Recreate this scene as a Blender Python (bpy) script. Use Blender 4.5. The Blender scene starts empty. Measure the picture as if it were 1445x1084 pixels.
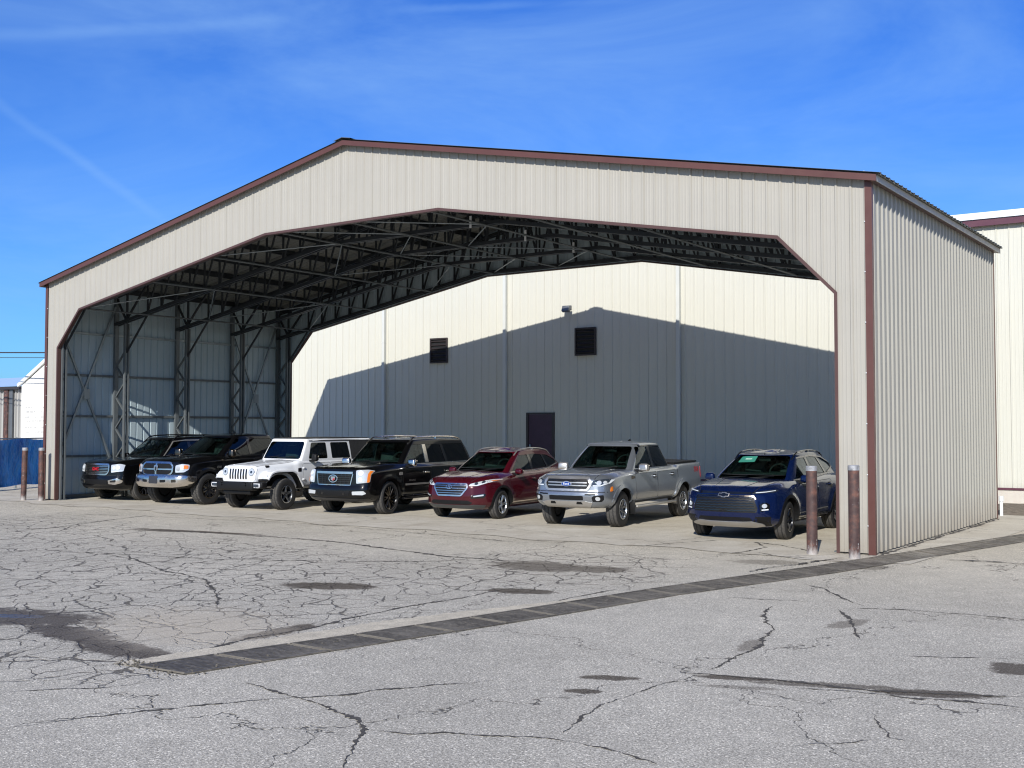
import bpy, bmesh, math, random
import numpy as np
from mathutils import Vector, Matrix
from mathutils.bvhtree import BVHTree
from mathutils.geometry import delaunay_2d_cdt
random.seed(7)
R = math.radians
scene = bpy.context.scene
COL = scene.collection

# ------------------------------------------------------------------ materials
def new_mat(name):
    m = bpy.data.materials.new(name); m.use_nodes = True
    nt = m.node_tree; b = nt.nodes['Principled BSDF']
    return m, nt, b

def nd(nt, typ, **kw):
    n = nt.nodes.new(typ)
    for k, v in kw.items():
        if k.startswith('i_'):
            n.inputs[k[2:].replace('_', ' ')].default_value = v
        else:
            setattr(n, k, v)
    return n

def ramp(nt, stops, fac=None, interp='LINEAR'):
    r = nt.nodes.new('ShaderNodeValToRGB'); r.color_ramp.interpolation = interp
    e = r.color_ramp.elements
    while len(e) < len(stops): e.new(0.5)
    for el, (p, c) in zip(e, stops):
        el.position = p
        el.color = (c, c, c, 1) if isinstance(c, (int, float)) else (*c, 1)
    if fac is not None: nt.links.new(fac, r.inputs[0])
    return r

def mixc(nt, fac, a, b, blend='MIX'):
    m = nt.nodes.new('ShaderNodeMix'); m.data_type = 'RGBA'; m.blend_type = blend
    for sock, v in ((m.inputs[0], fac), (m.inputs[6], a), (m.inputs[7], b)):
        if hasattr(v, 'is_linked') or hasattr(v, 'links'): nt.links.new(v, sock)
        elif isinstance(v, (int, float)): sock.default_value = v if sock.type == 'VALUE' else (v, v, v, 1)
        else: sock.default_value = (*v, 1)
    return m.outputs[2]

def math_n(nt, op, a, b=None, c=None, clamp=False):
    m = nt.nodes.new('ShaderNodeMath'); m.operation = op; m.use_clamp = clamp
    for i, v in enumerate((a, b, c)):
        if v is None: continue
        if isinstance(v, (int, float)): m.inputs[i].default_value = v
        else: nt.links.new(v, m.inputs[i])
    return m.outputs[0]

def coords(nt, kind='Object'):
    return nt.nodes.new('ShaderNodeTexCoord').outputs[kind]

def noise(nt, vec, scale, detail=3, rough=.55, dist=0):
    n = nt.nodes.new('ShaderNodeTexNoise')
    n.inputs['Scale'].default_value = scale; n.inputs['Detail'].default_value = detail
    n.inputs['Roughness'].default_value = rough; n.inputs['Distortion'].default_value = dist
    nt.links.new(vec, n.inputs['Vector'])
    return n

def scaled(nt, vec, s):
    m = nt.nodes.new('ShaderNodeMapping'); m.inputs['Scale'].default_value = s
    nt.links.new(vec, m.inputs['Vector']); return m.outputs[0]

def surf_mat(name, col, rough=.5, metal=0., var=.12, scale=2.0, bump=0., streak=0., streakcol=None, spec=.5, coat=0., fine=0., grime=0.):
    """general painted / coated surface: base colour with soft blotches, optional vertical streaks and fine grain"""
    m, nt, b = new_mat(name)
    v = coords(nt)
    n1 = noise(nt, v, scale, 5, .6)
    f = ramp(nt, [(.25, 1 - var), (.75, 1 + var * .6)], n1.outputs[0])
    c = mixc(nt, 1.0, col, f.outputs[0], 'MULTIPLY')
    if streak:
        n2 = noise(nt, scaled(nt, v, (9, 9, .35)), 1.3, 4, .6)
        sf = ramp(nt, [(.48, 0.), (.8, 1.)], n2.outputs[0])
        c = mixc(nt, math_n(nt, 'MULTIPLY', sf.outputs[0], streak), c, streakcol or tuple(x * .55 for x in col))
    if fine:
        n3 = noise(nt, v, 90, 2, .6)
        c = mixc(nt, fine, c, mixc(nt, 1., c, ramp(nt, [(.3, .4), (.7, 1.5)], n3.outputs[0]).outputs[0], 'MULTIPLY'))
    if grime:
        sz = nt.nodes.new('ShaderNodeSeparateXYZ'); nt.links.new(v, sz.inputs[0])
        gn = noise(nt, scaled(nt, v, (3, 3, 1)), 1.5, 5, .65)
        gf = ramp(nt, [(0., 1.), (.75, .0)], math_n(nt, 'ADD', sz.outputs[2], math_n(nt, 'MULTIPLY_ADD', gn.outputs[0], 1.2, -.55)))
        c = mixc(nt, math_n(nt, 'MULTIPLY', gf.outputs[0], grime), c, (.20, .155, .11))
    nt.links.new(c, b.inputs['Base Color'])
    rr = ramp(nt, [(.2, max(0, rough - .1)), (.8, min(1, rough + .12))], noise(nt, v, scale * 3.1, 4).outputs[0])
    nt.links.new(rr.outputs[0], b.inputs['Roughness'])
    b.inputs['Metallic'].default_value = metal
    b.inputs['Specular IOR Level'].default_value = spec
    b.inputs['Coat Weight'].default_value = coat
    b.inputs['Coat Roughness'].default_value = .04
    if bump:
        bp = nd(nt, 'ShaderNodeBump', i_Strength=bump, i_Distance=.02)
        nt.links.new(noise(nt, v, scale * 6, 5).outputs[0], bp.inputs['Height'])
        nt.links.new(bp.outputs[0], b.inputs['Normal'])
    return m

M = {}
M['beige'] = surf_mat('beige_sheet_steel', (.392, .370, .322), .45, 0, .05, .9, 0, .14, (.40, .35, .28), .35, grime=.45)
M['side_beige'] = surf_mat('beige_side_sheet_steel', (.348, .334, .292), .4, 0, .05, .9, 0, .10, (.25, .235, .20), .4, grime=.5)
M['liner'] = surf_mat('grey_inner_sheet', (.47, .565, .60), .45, 0, .10, .6, 0, .2, None, .4)
M['roof'] = surf_mat('grey_roof_sheet', (.10, .115, .12), .5, .2, .12, 1.2)
M['roof_under'] = surf_mat('roof_underside', (.21, .215, .20), .55, 0, .15, 1.)
M['brown'] = surf_mat('brown_trim', (.105, .042, .034), .42, 0, .08, 1.5, 0, .1)
M['brown_dark'] = surf_mat('dark_brown_trim', (.085, .042, .036), .45, 0, .08, 1.5)
M['gutter'] = surf_mat('taupe_eave_trim', (.33, .31, .27), .45, 0, .06, 1.5)
M['steel'] = surf_mat('grey_primed_steel', (.15, .165, .17), .42, .3, .2, 3)
M['steel_light'] = surf_mat('galvanised_steel', (.30, .34, .36), .38, .6, .15, 4)
M['truss'] = surf_mat('dark_truss_steel', (.032, .037, .042), .42, .2, .2, 3)
M['cream'] = surf_mat('cream_wall_sheet', (.590, .578, .502), .45, 0, .03, .5, 0, .06, (.56, .52, .42), .3, grime=.4)
M['white'] = surf_mat('white_coated_steel', (.78, .8, .8), .4, 0, .05, 1)
M['white_roof'] = surf_mat('white_roof_edge', (.82, .86, .9), .5, 0, .03, 1)
M['purple'] = surf_mat('plum_trim', (.10, .032, .05), .4, 0, .08, 1.5)
M['door'] = surf_mat('dark_plum_door', (.055, .022, .045), .35, 0, .25, 3)
M['louver'] = surf_mat('dark_louver', (.045, .035, .035), .4, .2, .1, 3)
M['black_gap'] = surf_mat('black_recess', (.006, .006, .007), .7)
M['lamp_grey'] = surf_mat('lamp_housing', (.16, .17, .18), .4, .4)
M['lens_grey'] = surf_mat('lamp_lens', (.10, .11, .12), .15, .1)
M['plinth'] = surf_mat('pale_concrete_plinth', (.55, .51, .45), .8, 0, .12, 2, .2, .25, (.45, .3, .25))

def rust_mat():
    m, nt, b = new_mat('rusty_brown_pipe')
    v = coords(nt)
    n = noise(nt, v, 6, 6, .65)
    c = ramp(nt, [(.3, (.045, .022, .02)), (.48, (.075, .043, .038)), (.62, (.15, .065, .045)), (.74, (.24, .19, .17))], n.outputs[0])
    n2 = noise(nt, scaled(nt, v, (14, 14, 3)), 1.6, 5, .7)
    chips = ramp(nt, [(.655, 0.), (.68, 1.)], n2.outputs[0])
    c2 = mixc(nt, chips.outputs[0], c.outputs[0], (.5, .48, .46))
    sep = nt.nodes.new('ShaderNodeSeparateXYZ'); nt.links.new(v, sep.inputs[0])
    low = ramp(nt, [(.0, 1.), (.16, 0.)], math_n(nt, 'ADD', sep.outputs[2], math_n(nt, 'MULTIPLY_ADD', n2.outputs[0], .5, -.25)))
    c3 = mixc(nt, math_n(nt, 'MULTIPLY', low.outputs[0], .75), c2, (.5, .47, .44))
    nt.links.new(c3, b.inputs['Base Color']); b.inputs['Roughness'].default_value = .6
    bp = nd(nt, 'ShaderNodeBump', i_Strength=.25, i_Distance=.01); nt.links.new(n.outputs[0], bp.inputs['Height'])
    nt.links.new(bp.outputs[0], b.inputs['Normal'])
    return m
M['rust'] = rust_mat()
M['cap'] = surf_mat('silver_painted_cap', (.42, .42, .43), .5, .4, .5, 14)
M['spout'] = surf_mat('pale_downpipe', (.60, .61, .57), .45, 0, .06, 2)

def tarp_mat():
    m, nt, b = new_mat('blue_mesh_screen')
    v = coords(nt)
    n = noise(nt, scaled(nt, v, (1, 1, .5)), 1.6, 6, .7)
    c = ramp(nt, [(.32, (.003, .09, .34)), (.68, (.010, .27, .80))], n.outputs[0])
    nt.links.new(c.outputs[0], b.inputs['Base Color']); b.inputs['Roughness'].default_value = .6
    w = noise(nt, scaled(nt, v, (2.5, 2.5, 1.2)), 1.5, 3)
    bp = nd(nt, 'ShaderNodeBump', i_Strength=1., i_Distance=.3); nt.links.new(w.outputs[0], bp.inputs['Height'])
    nt.links.new(bp.outputs[0], b.inputs['Normal'])
    return m
M['tarp'] = tarp_mat()

# ------------------------------------------------------------------ mesh helpers
class MB:
    """collects polygons, built as ONE mesh object"""
    def __init__(s): s.v = []; s.f = []; s.mi = []
    def add(s, vs, fs, mi=0):
        o = len(s.v); s.v += [tuple(map(float, p)) for p in vs]
        s.f += [tuple(i + o for i in f) for f in fs]; s.mi += [mi] * len(fs)
        return s
    def box(s, c, d, mi=0, rot=None):
        x, y, z = (k / 2 for k in d)
        vs = [Vector((i * x, j * y, k * z)) for i in (-1, 1) for j in (-1, 1) for k in (-1, 1)]
        if rot is not None: vs = [rot @ p for p in vs]
        c = Vector(c)
        return s.add([p + c for p in vs], [(0, 1, 3, 2), (4, 6, 7, 5), (0, 4, 5, 1), (2, 3, 7, 6), (0, 2, 6, 4), (1, 5, 7, 3)], mi)
    def box2(s, a, b, mi=0):
        return s.box([(p + q) / 2 for p, q in zip(a, b)], [abs(q - p) for p, q in zip(a, b)], mi)
    def beam(s, a, b, w, h, mi=0, up=(0, 0, 1)):
        a, b = Vector(a), Vector(b); d = (b - a); L = d.length
        if L < 1e-6: return s
        d /= L; u = Vector(up)
        if abs(d.dot(u)) > .97: u = Vector((0, 1, 0))
        x = d.cross(u).normalized(); y = x.cross(d)
        vs = []
        for p in (a, b):
            for i, j in ((-1, -1), (1, -1), (1, 1), (-1, 1)):
                vs.append(p + x * (i * w / 2) + y * (j * h / 2))
        return s.add(vs, [(3, 2, 1, 0), (4, 5, 6, 7), (0, 1, 5, 4), (1, 2, 6, 5), (2, 3, 7, 6), (3, 0, 4, 7)], mi)
    def tube(s, pts, r, n=10, mi=0, caps=True):
        pts = [Vector(p) for p in pts]; rings = []
        rr = r if isinstance(r, (list, tuple)) else [r] * len(pts)
        up = Vector((0, 0, 1))
        for i, p in enumerate(pts):
            d = (pts[min(i + 1, len(pts) - 1)] - pts[max(i - 1, 0)]).normalized()
            u = up if abs(d.dot(up)) < .95 else Vector((0, 1, 0))
            x = d.cross(u).normalized(); y = x.cross(d)
            rings.append([p + (x * math.cos(2 * math.pi * k / n) + y * math.sin(2 * math.pi * k / n)) * rr[i] for k in range(n)])
        vs = [q for g in rings for q in g]; fs = []
        for i in range(len(pts) - 1):
            for k in range(n):
                fs.append((i * n + k, (i + 1) * n + k, (i + 1) * n + (k + 1) % n, i * n + (k + 1) % n))
        if caps:
            fs.append(tuple(range(n))); fs.append(tuple(reversed(range((len(pts) - 1) * n, len(pts) * n))))
        return s.add(vs, fs, mi)
    def lathe(s, prof, n=24, axis='z', c=(0, 0, 0), mi=0):
        """prof: (radius, height) pairs round the axis"""
        vs = []; m = len(prof)
        for k in range(n):
            a = 2 * math.pi * k / n; ca, sa = math.cos(a), math.sin(a)
            for r, h in prof:
                p = (r * ca, r * sa, h) if axis == 'z' else ((h, r * ca, r * sa) if axis == 'x' else (r * ca, h, r * sa))
                vs.append([p[i] + c[i] for i in range(3)])
        fs = [(k * m + j, ((k + 1) % n) * m + j, ((k + 1) % n) * m + j + 1, k * m + j + 1) for k in range(n) for j in range(m - 1)]
        return s.add(vs, fs, mi)
    def prism(s, poly, a, b, axis='y', mi=0):
        n = len(poly)
        def P(p, h): return {'x': (h, p[0], p[1]), 'y': (p[0], h, p[1]), 'z': (p[0], p[1], h)}[axis]
        vs = [P(p, a) for p in poly] + [P(p, b) for p in poly]
        fs = [tuple(range(n)), tuple(reversed(range(n, 2 * n)))] + [(i + n, (i + 1) % n + n, (i + 1) % n, i) for i in range(n)]
        return s.add(vs, fs, mi)
    def rbox(s, c, d, bev=.02, seg=2, mi=0, rot=None, taper=None):
        bm = bmesh.new(); bmesh.ops.create_cube(bm, size=1.)
        for v in bm.verts:
            v.co = Vector((v.co.x * d[0], v.co.y * d[1], v.co.z * d[2]))
            if taper and v.co.z > 0: v.co.x *= taper[0]; v.co.y *= taper[1]
        bmesh.ops.bevel(bm, geom=bm.edges[:], offset=bev, segments=seg, profile=.5, affect='EDGES')
        vs = [v.co.copy() for v in bm.verts]; bm.verts.index_update()
        fs = [tuple(v.index for v in f.verts) for f in bm.faces]; bm.free()
        if rot is not None: vs = [rot @ p for p in vs]
        c = Vector(c)
        return s.add([p + c for p in vs], fs, mi)
    def mesh(s, name, mats, smooth=None):
        me = bpy.data.meshes.new(name)
        me.from_pydata(s.v, [], s.f)
        for m in (mats if isinstance(mats, (list, tuple)) else [mats]): me.materials.append(m)
        if any(s.mi): me.polygons.foreach_set('material_index', s.mi)
        bm = bmesh.new(); bm.from_mesh(me); bmesh.ops.recalc_face_normals(bm, faces=bm.faces) if smooth != 'keep' else None
        bm.to_mesh(me); bm.free()
        if smooth and smooth != 'keep':
            me.polygons.foreach_set('use_smooth', [True] * len(me.polygons))
            me.set_sharp_from_angle(angle=R(smooth))
        me.update()
        return me
    def build(s, name, mats, parent=None, smooth=None, loc=(0, 0, 0), label=None):
        o = bpy.data.objects.new(name, s.mesh(name, mats, smooth)); COL.objects.link(o)
        o.location = loc
        if parent is not None: o.parent = parent
        if label: o['label'] = label
        return o

def tag(o, label=None, cat=None, group=None, kind=None):
    for k, v in (('label', label), ('category', cat), ('group', group), ('kind', kind)):
        if v: o[k] = v
    return o
def thing(name, label, cat, loc=(0, 0, 0), rz=0, group=None):
    o = bpy.data.objects.new(name, None); COL.objects.link(o)
    o.location = loc; o.rotation_euler = (0, 0, rz); o.empty_display_size = .3
    return tag(o, label, cat, group)
def copy_thing(o, label=None, loc=None):
    def cp(a, par):
        c = a.copy(); COL.objects.link(c); c.parent = par
        for ch in list(a.children): cp(ch, c)
        return c
    c = cp(o, o.parent)
    if label: c['label'] = label
    if loc: c.location = loc
    return c

# ------------------------------------------------------------------ layout (metres; camera above the origin, hangar axis along +y)
CAM_H = 1.95
XL, XR, YF, YB = -27.44, -5.31, 17.03, 25.40
XM = (XL + XR) / 2; W = XR - XL
SL = .197
def roof_z(x):            # underside of the roof sheet
    return 5.814 + SL * (W / 2 + .14 - abs(x - XM))
OPEN = [(.55, 0.0), (.55, 4.05), (1.5, 5.02), (8.56, 6.28), (W - 8.56, 6.28), (W - 1.5, 5.02), (W - .55, 4.05), (W - .55, 0.0)]
def open_z(s):
    xs = [p[0] for p in OPEN[1:-1]]; zs = [p[1] for p in OPEN[1:-1]]
    return float(np.interp(s, xs, zs))

# ------------------------------------------------------------------ world, sun, camera
AZ, EL = R(18.3), R(31)      # light comes from the front right
sun_dir = Vector((math.sin(AZ) * math.cos(EL), -math.cos(AZ) * math.cos(EL), math.sin(EL)))
w = bpy.data.worlds.new('World'); scene.world = w; w.use_nodes = True
nt = w.node_tree
bg = nt.nodes['Background']
sky = nt.nodes.new('ShaderNodeTexSky'); sky.sky_type = 'NISHITA'; sky.sun_disc = False
sky.sun_elevation = EL
sky.sun_rotation = math.atan2(sun_dir.x, sun_dir.y)
sky.altitude = 200; sky.air_density = 1.0; sky.dust_density = .6; sky.ozone_density = 2.5
gen = coords(nt, 'Generated')
hs = nd(nt, 'ShaderNodeHueSaturation'); hs.inputs['Saturation'].default_value = 1.25; hs.inputs['Hue'].default_value = .512
nt.links.new(sky.outputs[0], hs.inputs['Color'])
# thin cirrus and old vapour trails high in the sky (functions of direction)
n1 = noise(nt, scaled(nt, gen, (1.2, 1.2, 3.5)), 2.2, 6, .62, .6)
cir = ramp(nt, [(.40, 0.), (.80, .40)], n1.outputs[0])
def trail(d1, d2, width, amp, seed):
    """a great-circle band through two directions"""
    a, b = Vector(d1).normalized(), Vector(d2).normalized()
    nrm = a.cross(b).normalized(); mid = (a + b).normalized(); half = math.acos(max(-1, min(1, a.dot(b)))) / 2
    dp = nd(nt, 'ShaderNodeVectorMath', operation='DOT_PRODUCT'); nt.links.new(gen, dp.inputs[0]); dp.inputs[1].default_value = nrm
    dm = nd(nt, 'ShaderNodeVectorMath', operation='DOT_PRODUCT'); nt.links.new(gen, dm.inputs[0]); dm.inputs[1].default_value = mid
    wob = noise(nt, scaled(nt, gen, (seed, seed, seed)), 7, 4, .6)
    off = math_n(nt, 'MULTIPLY_ADD', wob.outputs[0], width * 1.5, -width * .75)
    dd = math_n(nt, 'ABSOLUTE', math_n(nt, 'ADD', dp.outputs['Value'], off))
    band = ramp(nt, [(0., 1.), (1., 0.)], math_n(nt, 'DIVIDE', dd, width), 'EASE')
    ends = ramp(nt, [(0., 0.), (1., 1.)], math_n(nt, 'DIVIDE', math_n(nt, 'SUBTRACT', dm.outputs['Value'], math.cos(half)), (1 - math.cos(half)) * .8, clamp=True), 'EASE')
    br = ramp(nt, [(.3, .35), (.65, 1.)], wob.outputs[0])
    return math_n(nt, 'MULTIPLY', math_n(nt, 'MULTIPLY', math_n(nt, 'MULTIPLY', band.outputs[0], ends.outputs[0]), br.outputs[0]), amp)
cl = cir.outputs[0]
sepg = nt.nodes.new('ShaderNodeSeparateXYZ'); nt.links.new(gen, sepg.inputs[0])
cl = math_n(nt, 'ADD', cl, math_n(nt, 'MULTIPLY_ADD', sepg.outputs[2], -.70, .32, clamp=True), clamp=True)   # haze thickens towards the horizon
TRAILS = [((-.8485, .4355, .3005), (-.6591, .667, .3473), .008, .22, 1.), ((-.6273, .694, .3535), (-.438, .822, .364), .005, .22, 1.3), ((-.8504, .4481, .2759), (-.7763, .6082, .1658), .007, .18, .8)]
for t in TRAILS:
    cl = math_n(nt, 'ADD', cl, trail(*t), clamp=True)
tint = mixc(nt, 1., hs.outputs[0], (.36, .92, 1.62), 'MULTIPLY')
sd = nd(nt, 'ShaderNodeVectorMath', operation='DOT_PRODUCT'); nt.links.new(gen, sd.inputs[0]); sd.inputs[1].default_value = sun_dir
pale = mixc(nt, 1., hs.outputs[0], (1.02, 1.0, .98), 'MULTIPLY')        # the sky is paler on the sun's side, deepest opposite
tint = mixc(nt, math_n(nt, 'MULTIPLY_ADD', sd.outputs['Value'], .66, .0, clamp=True), tint, pale)
skc = mixc(nt, cl, tint, (3.4, 6.0, 10.0))
nt.links.new(skc, bg.inputs[0])
bg.inputs[1].default_value = .10

sun = bpy.data.lights.new('sun', 'SUN'); sun.energy = 5.2; sun.angle = R(.53); sun.color = (1, .97, .915)
so = bpy.data.objects.new('sun', sun); COL.objects.link(so); so.location = (10, -20, 30)
so.rotation_euler = sun_dir.to_track_quat('Z', 'Y').to_euler()

cam = bpy.data.cameras.new('camera'); co = bpy.data.objects.new('camera', cam); COL.objects.link(co)
cam.sensor_width = 36; cam.lens = 1563.26 / 1445 * 36; cam.clip_start = .1; cam.clip_end = 3000
co.location = (0, 0, CAM_H)
co.rotation_euler = (R(90) + .0391, -.0009, .6168)
scene.camera = co
scene.view_settings.view_transform = 'Standard'; scene.view_settings.look = 'None'
scene.view_settings.exposure = 0; scene.view_settings.gamma = 1
scene.cycles.filter_width = 1.15; scene.cycles.max_bounces = 8; scene.cycles.diffuse_bounces = 4; scene.cycles.glossy_bounces = 4
scene.cycles.transparent_max_bounces = 12; scene.cycles.caustics_reflective = False; scene.cycles.caustics_refractive = False
try: scene.cycles.use_denoising = True
except Exception: pass
# ------------------------------------------------------------------ ground
def asphalt_mat():
    m, nt, b = new_mat('cracked_pale_asphalt')
    geo = nt.nodes.new('ShaderNodeNewGeometry'); P = geo.outputs['Position']
    # aggregate: stones of several sizes
    n1 = noise(nt, P, 66, 4, .72)
    n2 = noise(nt, P, 120, 2, .6)
    vor = nt.nodes.new('ShaderNodeTexVoronoi'); vor.inputs['Scale'].default_value = 95; nt.links.new(P, vor.inputs['Vector'])
    sep = nt.nodes.new('ShaderNodeSeparateColor'); nt.links.new(vor.outputs['Color'], sep.inputs[0])
    base = ramp(nt, [(.29, (.12, .108, .088)), (.44, (.41, .374, .305)), (.58, (.59, .54, .442)), (.76, (.86, .795, .665))], n1.outputs[0])
    stones = ramp(nt, [(.0, .62), (.5, .95), (.88, 1.08), (.96, 1.6)], sep.outputs[0])
    c = mixc(nt, 1., base.outputs[0], stones.outputs[0], 'MULTIPLY')
    c = mixc(nt, .5, c, mixc(nt, 1., c, ramp(nt, [(.35, .45), (.65, 1.55)], n2.outputs[0]).outputs[0], 'MULTIPLY'))
    # large soft patches
    n3 = noise(nt, P, .35, 5, .6)
    c = mixc(nt, 1., c, ramp(nt, [(.3, .86), (.7, 1.1)], n3.outputs[0]).outputs[0], 'MULTIPLY')
    n4 = noise(nt, P, 3.4, 7, .72)
    c = mixc(nt, 1., c, ramp(nt, [(.25, .86), (.7, 1.08)], n4.outputs[0]).outputs[0], 'MULTIPLY')
    # far part (nearer the hangar) is paler and yellower, worn concrete-like
    sp = nt.nodes.new('ShaderNodeSeparateXYZ'); nt.links.new(P, sp.inputs[0])
    far = ramp(nt, [(0., 0.), (1., 1.)], math_n(nt, 'MULTIPLY_ADD', sp.outputs[1], .16, -1.75, clamp=True))
    c = mixc(nt, math_n(nt, 'MULTIPLY', far.outputs[0], .55), c, mixc(nt, 1., c, (1.22, 1.17, 1.06), 'MULTIPLY'))
    # alligator cracking where the lot has failed
    n5 = noise(nt, P, 5.5, 9, .78)
    def ell(cx, cy, rx, ry, ang=0, soft=.35, nz=.55, src=None):
        mp = nt.nodes.new('ShaderNodeMapping'); mp.vector_type = 'TEXTURE'
        mp.inputs['Location'].default_value = (cx, cy, 0); mp.inputs['Rotation'].default_value = (0, 0, R(ang))
        mp.inputs['Scale'].default_value = (rx, ry, 1e6); nt.links.new(P, mp.inputs['Vector'])
        ln = nd(nt, 'ShaderNodeVectorMath', operation='LENGTH'); nt.links.new(mp.outputs[0], ln.inputs[0])
        d = math_n(nt, 'ADD', ln.outputs['Value'], math_n(nt, 'MULTIPLY_ADD', (src or n4).outputs[0], nz * 2, -nz))
        return ramp(nt, [(0., 1.), (1., 0.)], math_n(nt, 'MULTIPLY_ADD', d, 1 / (2 * soft), -(1 - soft) / (2 * soft), clamp=True)).outputs[0]
    def cracks(scale, wid, warp):
        wv = noise(nt, P, 1.7, 4, .6); wv2 = nt.nodes.new('ShaderNodeVectorMath'); wv2.operation = 'MULTIPLY_ADD'
        nt.links.new(wv.outputs['Color'], wv2.inputs[0]); wv2.inputs[1].default_value = (warp,) * 3; nt.links.new(P, wv2.inputs[2])
        vo = nt.nodes.new('ShaderNodeTexVoronoi'); vo.feature = 'DISTANCE_TO_EDGE'; vo.voronoi_dimensions = '2D'
        vo.inputs['Scale'].default_value = scale; nt.links.new(wv2.outputs[0], vo.inputs['Vector'])
        wn = noise(nt, P, 2.2, 3, .6)
        wvar = ramp(nt, [(.36, wid * .22), (.64, wid)], wn.outputs[0])
        return math_n(nt, 'SUBTRACT', 1., math_n(nt, 'DIVIDE', vo.outputs['Distance'], math_n(nt, 'ADD', wvar.outputs[0], 1e-4), clamp=True))
    m1 = None
    for e in ALLIGATOR:
        k = ell(*e); m1 = k if m1 is None else math_n(nt, 'MAXIMUM', m1, k)
    ck = math_n(nt, 'MAXIMUM', cracks(1.35, .048, .5), math_n(nt, 'MULTIPLY', cracks(2.9, .05, .35), .9))
    ck = math_n(nt, 'MULTIPLY', ck, m1)
    ck2 = math_n(nt, 'MULTIPLY', cracks(.32, .007, 1.2), .75)
    ck = math_n(nt, 'MAXIMUM', ck, ck2)
    ckr = ramp(nt, [(.12, 0.), (.55, 1.)], ck)
    c = mixc(nt, math_n(nt, 'MULTIPLY', ckr.outputs[0], .85), c, (.078, .068, .055))
    # damp, oily stains
    st = None
    for e in STAINS:
        k = ell(*e[:5], soft=.14, nz=1.0, src=n5)
        k = math_n(nt, 'MULTIPLY', k, e[5]) if len(e) > 5 else k
        st = k if st is None else math_n(nt, 'MAXIMUM', st, k)
    grit = ramp(nt, [(.38, 1.), (.66, .70)], n1.outputs[0])
    c = mixc(nt, math_n(nt, 'MULTIPLY', st, grit.outputs[0]), c, (.062, .045, .027))
    silt = ell(*SILT, soft=.45, nz=.7)
    c = mixc(nt, math_n(nt, 'MULTIPLY', silt, .6), c, (.50, .43, .325))
    nt.links.new(c, b.inputs['Base Color'])
    pud = ell(-10.85, 6.42, .32, .10, 25, .2, .5)
    b.inputs['Specular IOR Level'].default_value = .35
    nt.links.new(math_n(nt, 'MULTIPLY_ADD', math_n(nt, 'MAXIMUM', pud, 0), -.85, math_n(nt, 'MULTIPLY_ADD', st, -.25, .9)), b.inputs['Roughness'])
    h = math_n(nt, 'SUBTRACT', math_n(nt, 'MULTIPLY_ADD', sep.outputs[1], .35, n1.outputs[0]), math_n(nt, 'MULTIPLY', ckr.outputs[0], 2.2))
    bp = nd(nt, 'ShaderNodeBump', i_Strength=.8, i_Distance=.006); nt.links.new(h, bp.inputs['Height'])
    nt.links.new(bp.outputs[0], b.inputs['Normal'])
    return m

ALLIGATOR = [(-12.2, 9.4, 5.2, 2.9, -28, .35, .35), (-19.5, 11.0, 5.0, 2.6, -20, .4, .45), (-8.7, 12.6, 1.9, 2.3, 0, .35, .45), (-9.2, 5.2, 2.0, .9, 20, .3, .4)]
STAINS = [(-10.9, 6.35, 1.1, .45, 20), (-9.5, 6.2, .8, .24, -5), (-8.45, 6.02, .65, .22, 0), (-9.77, 9.87, .62, .30, 25), (-7.6, 10.9, .42, .2, 20),
          (-8.75, 13.0, .75, .5, 0, .8), (-7.95, 13.15, .5, .35, 20, .8), (-16.8, 13.55, 1.5, .13, 10), (-7.97, 7.4, .14, .55, 0), (-4.42, 7.55, .22, .085, 25),
          (-4.36, 7.06, .13, .07, 25), (-3.62, 8.12, .33, .075, 22), (-2.95, 8.3, .55, .09, 22, .8), (-2.25, 8.47, .42, .12, 22), (-1.85, 9.75, .26, .26, 0),
          (-3.45, 7.85, .35, .05, 22, .5), (-7.6, 6.0, .25, .12, 30, .6), (-4.05, 9.4, .09, .3, 10, .6), (-3.7, 11.0, .12, .35, -10, .6), (-17.6, 13.2, .6, .1, 10, .8), (-6.3, 15.3, .5, .3, 20, .5),(-5.0,15.6,.35,.3,0,.6),
          (-18.3, 17.0, .35, .2, 10, .6)]
SILT = (-8.9, 7.1, 1.1, .75, -20)

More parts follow.
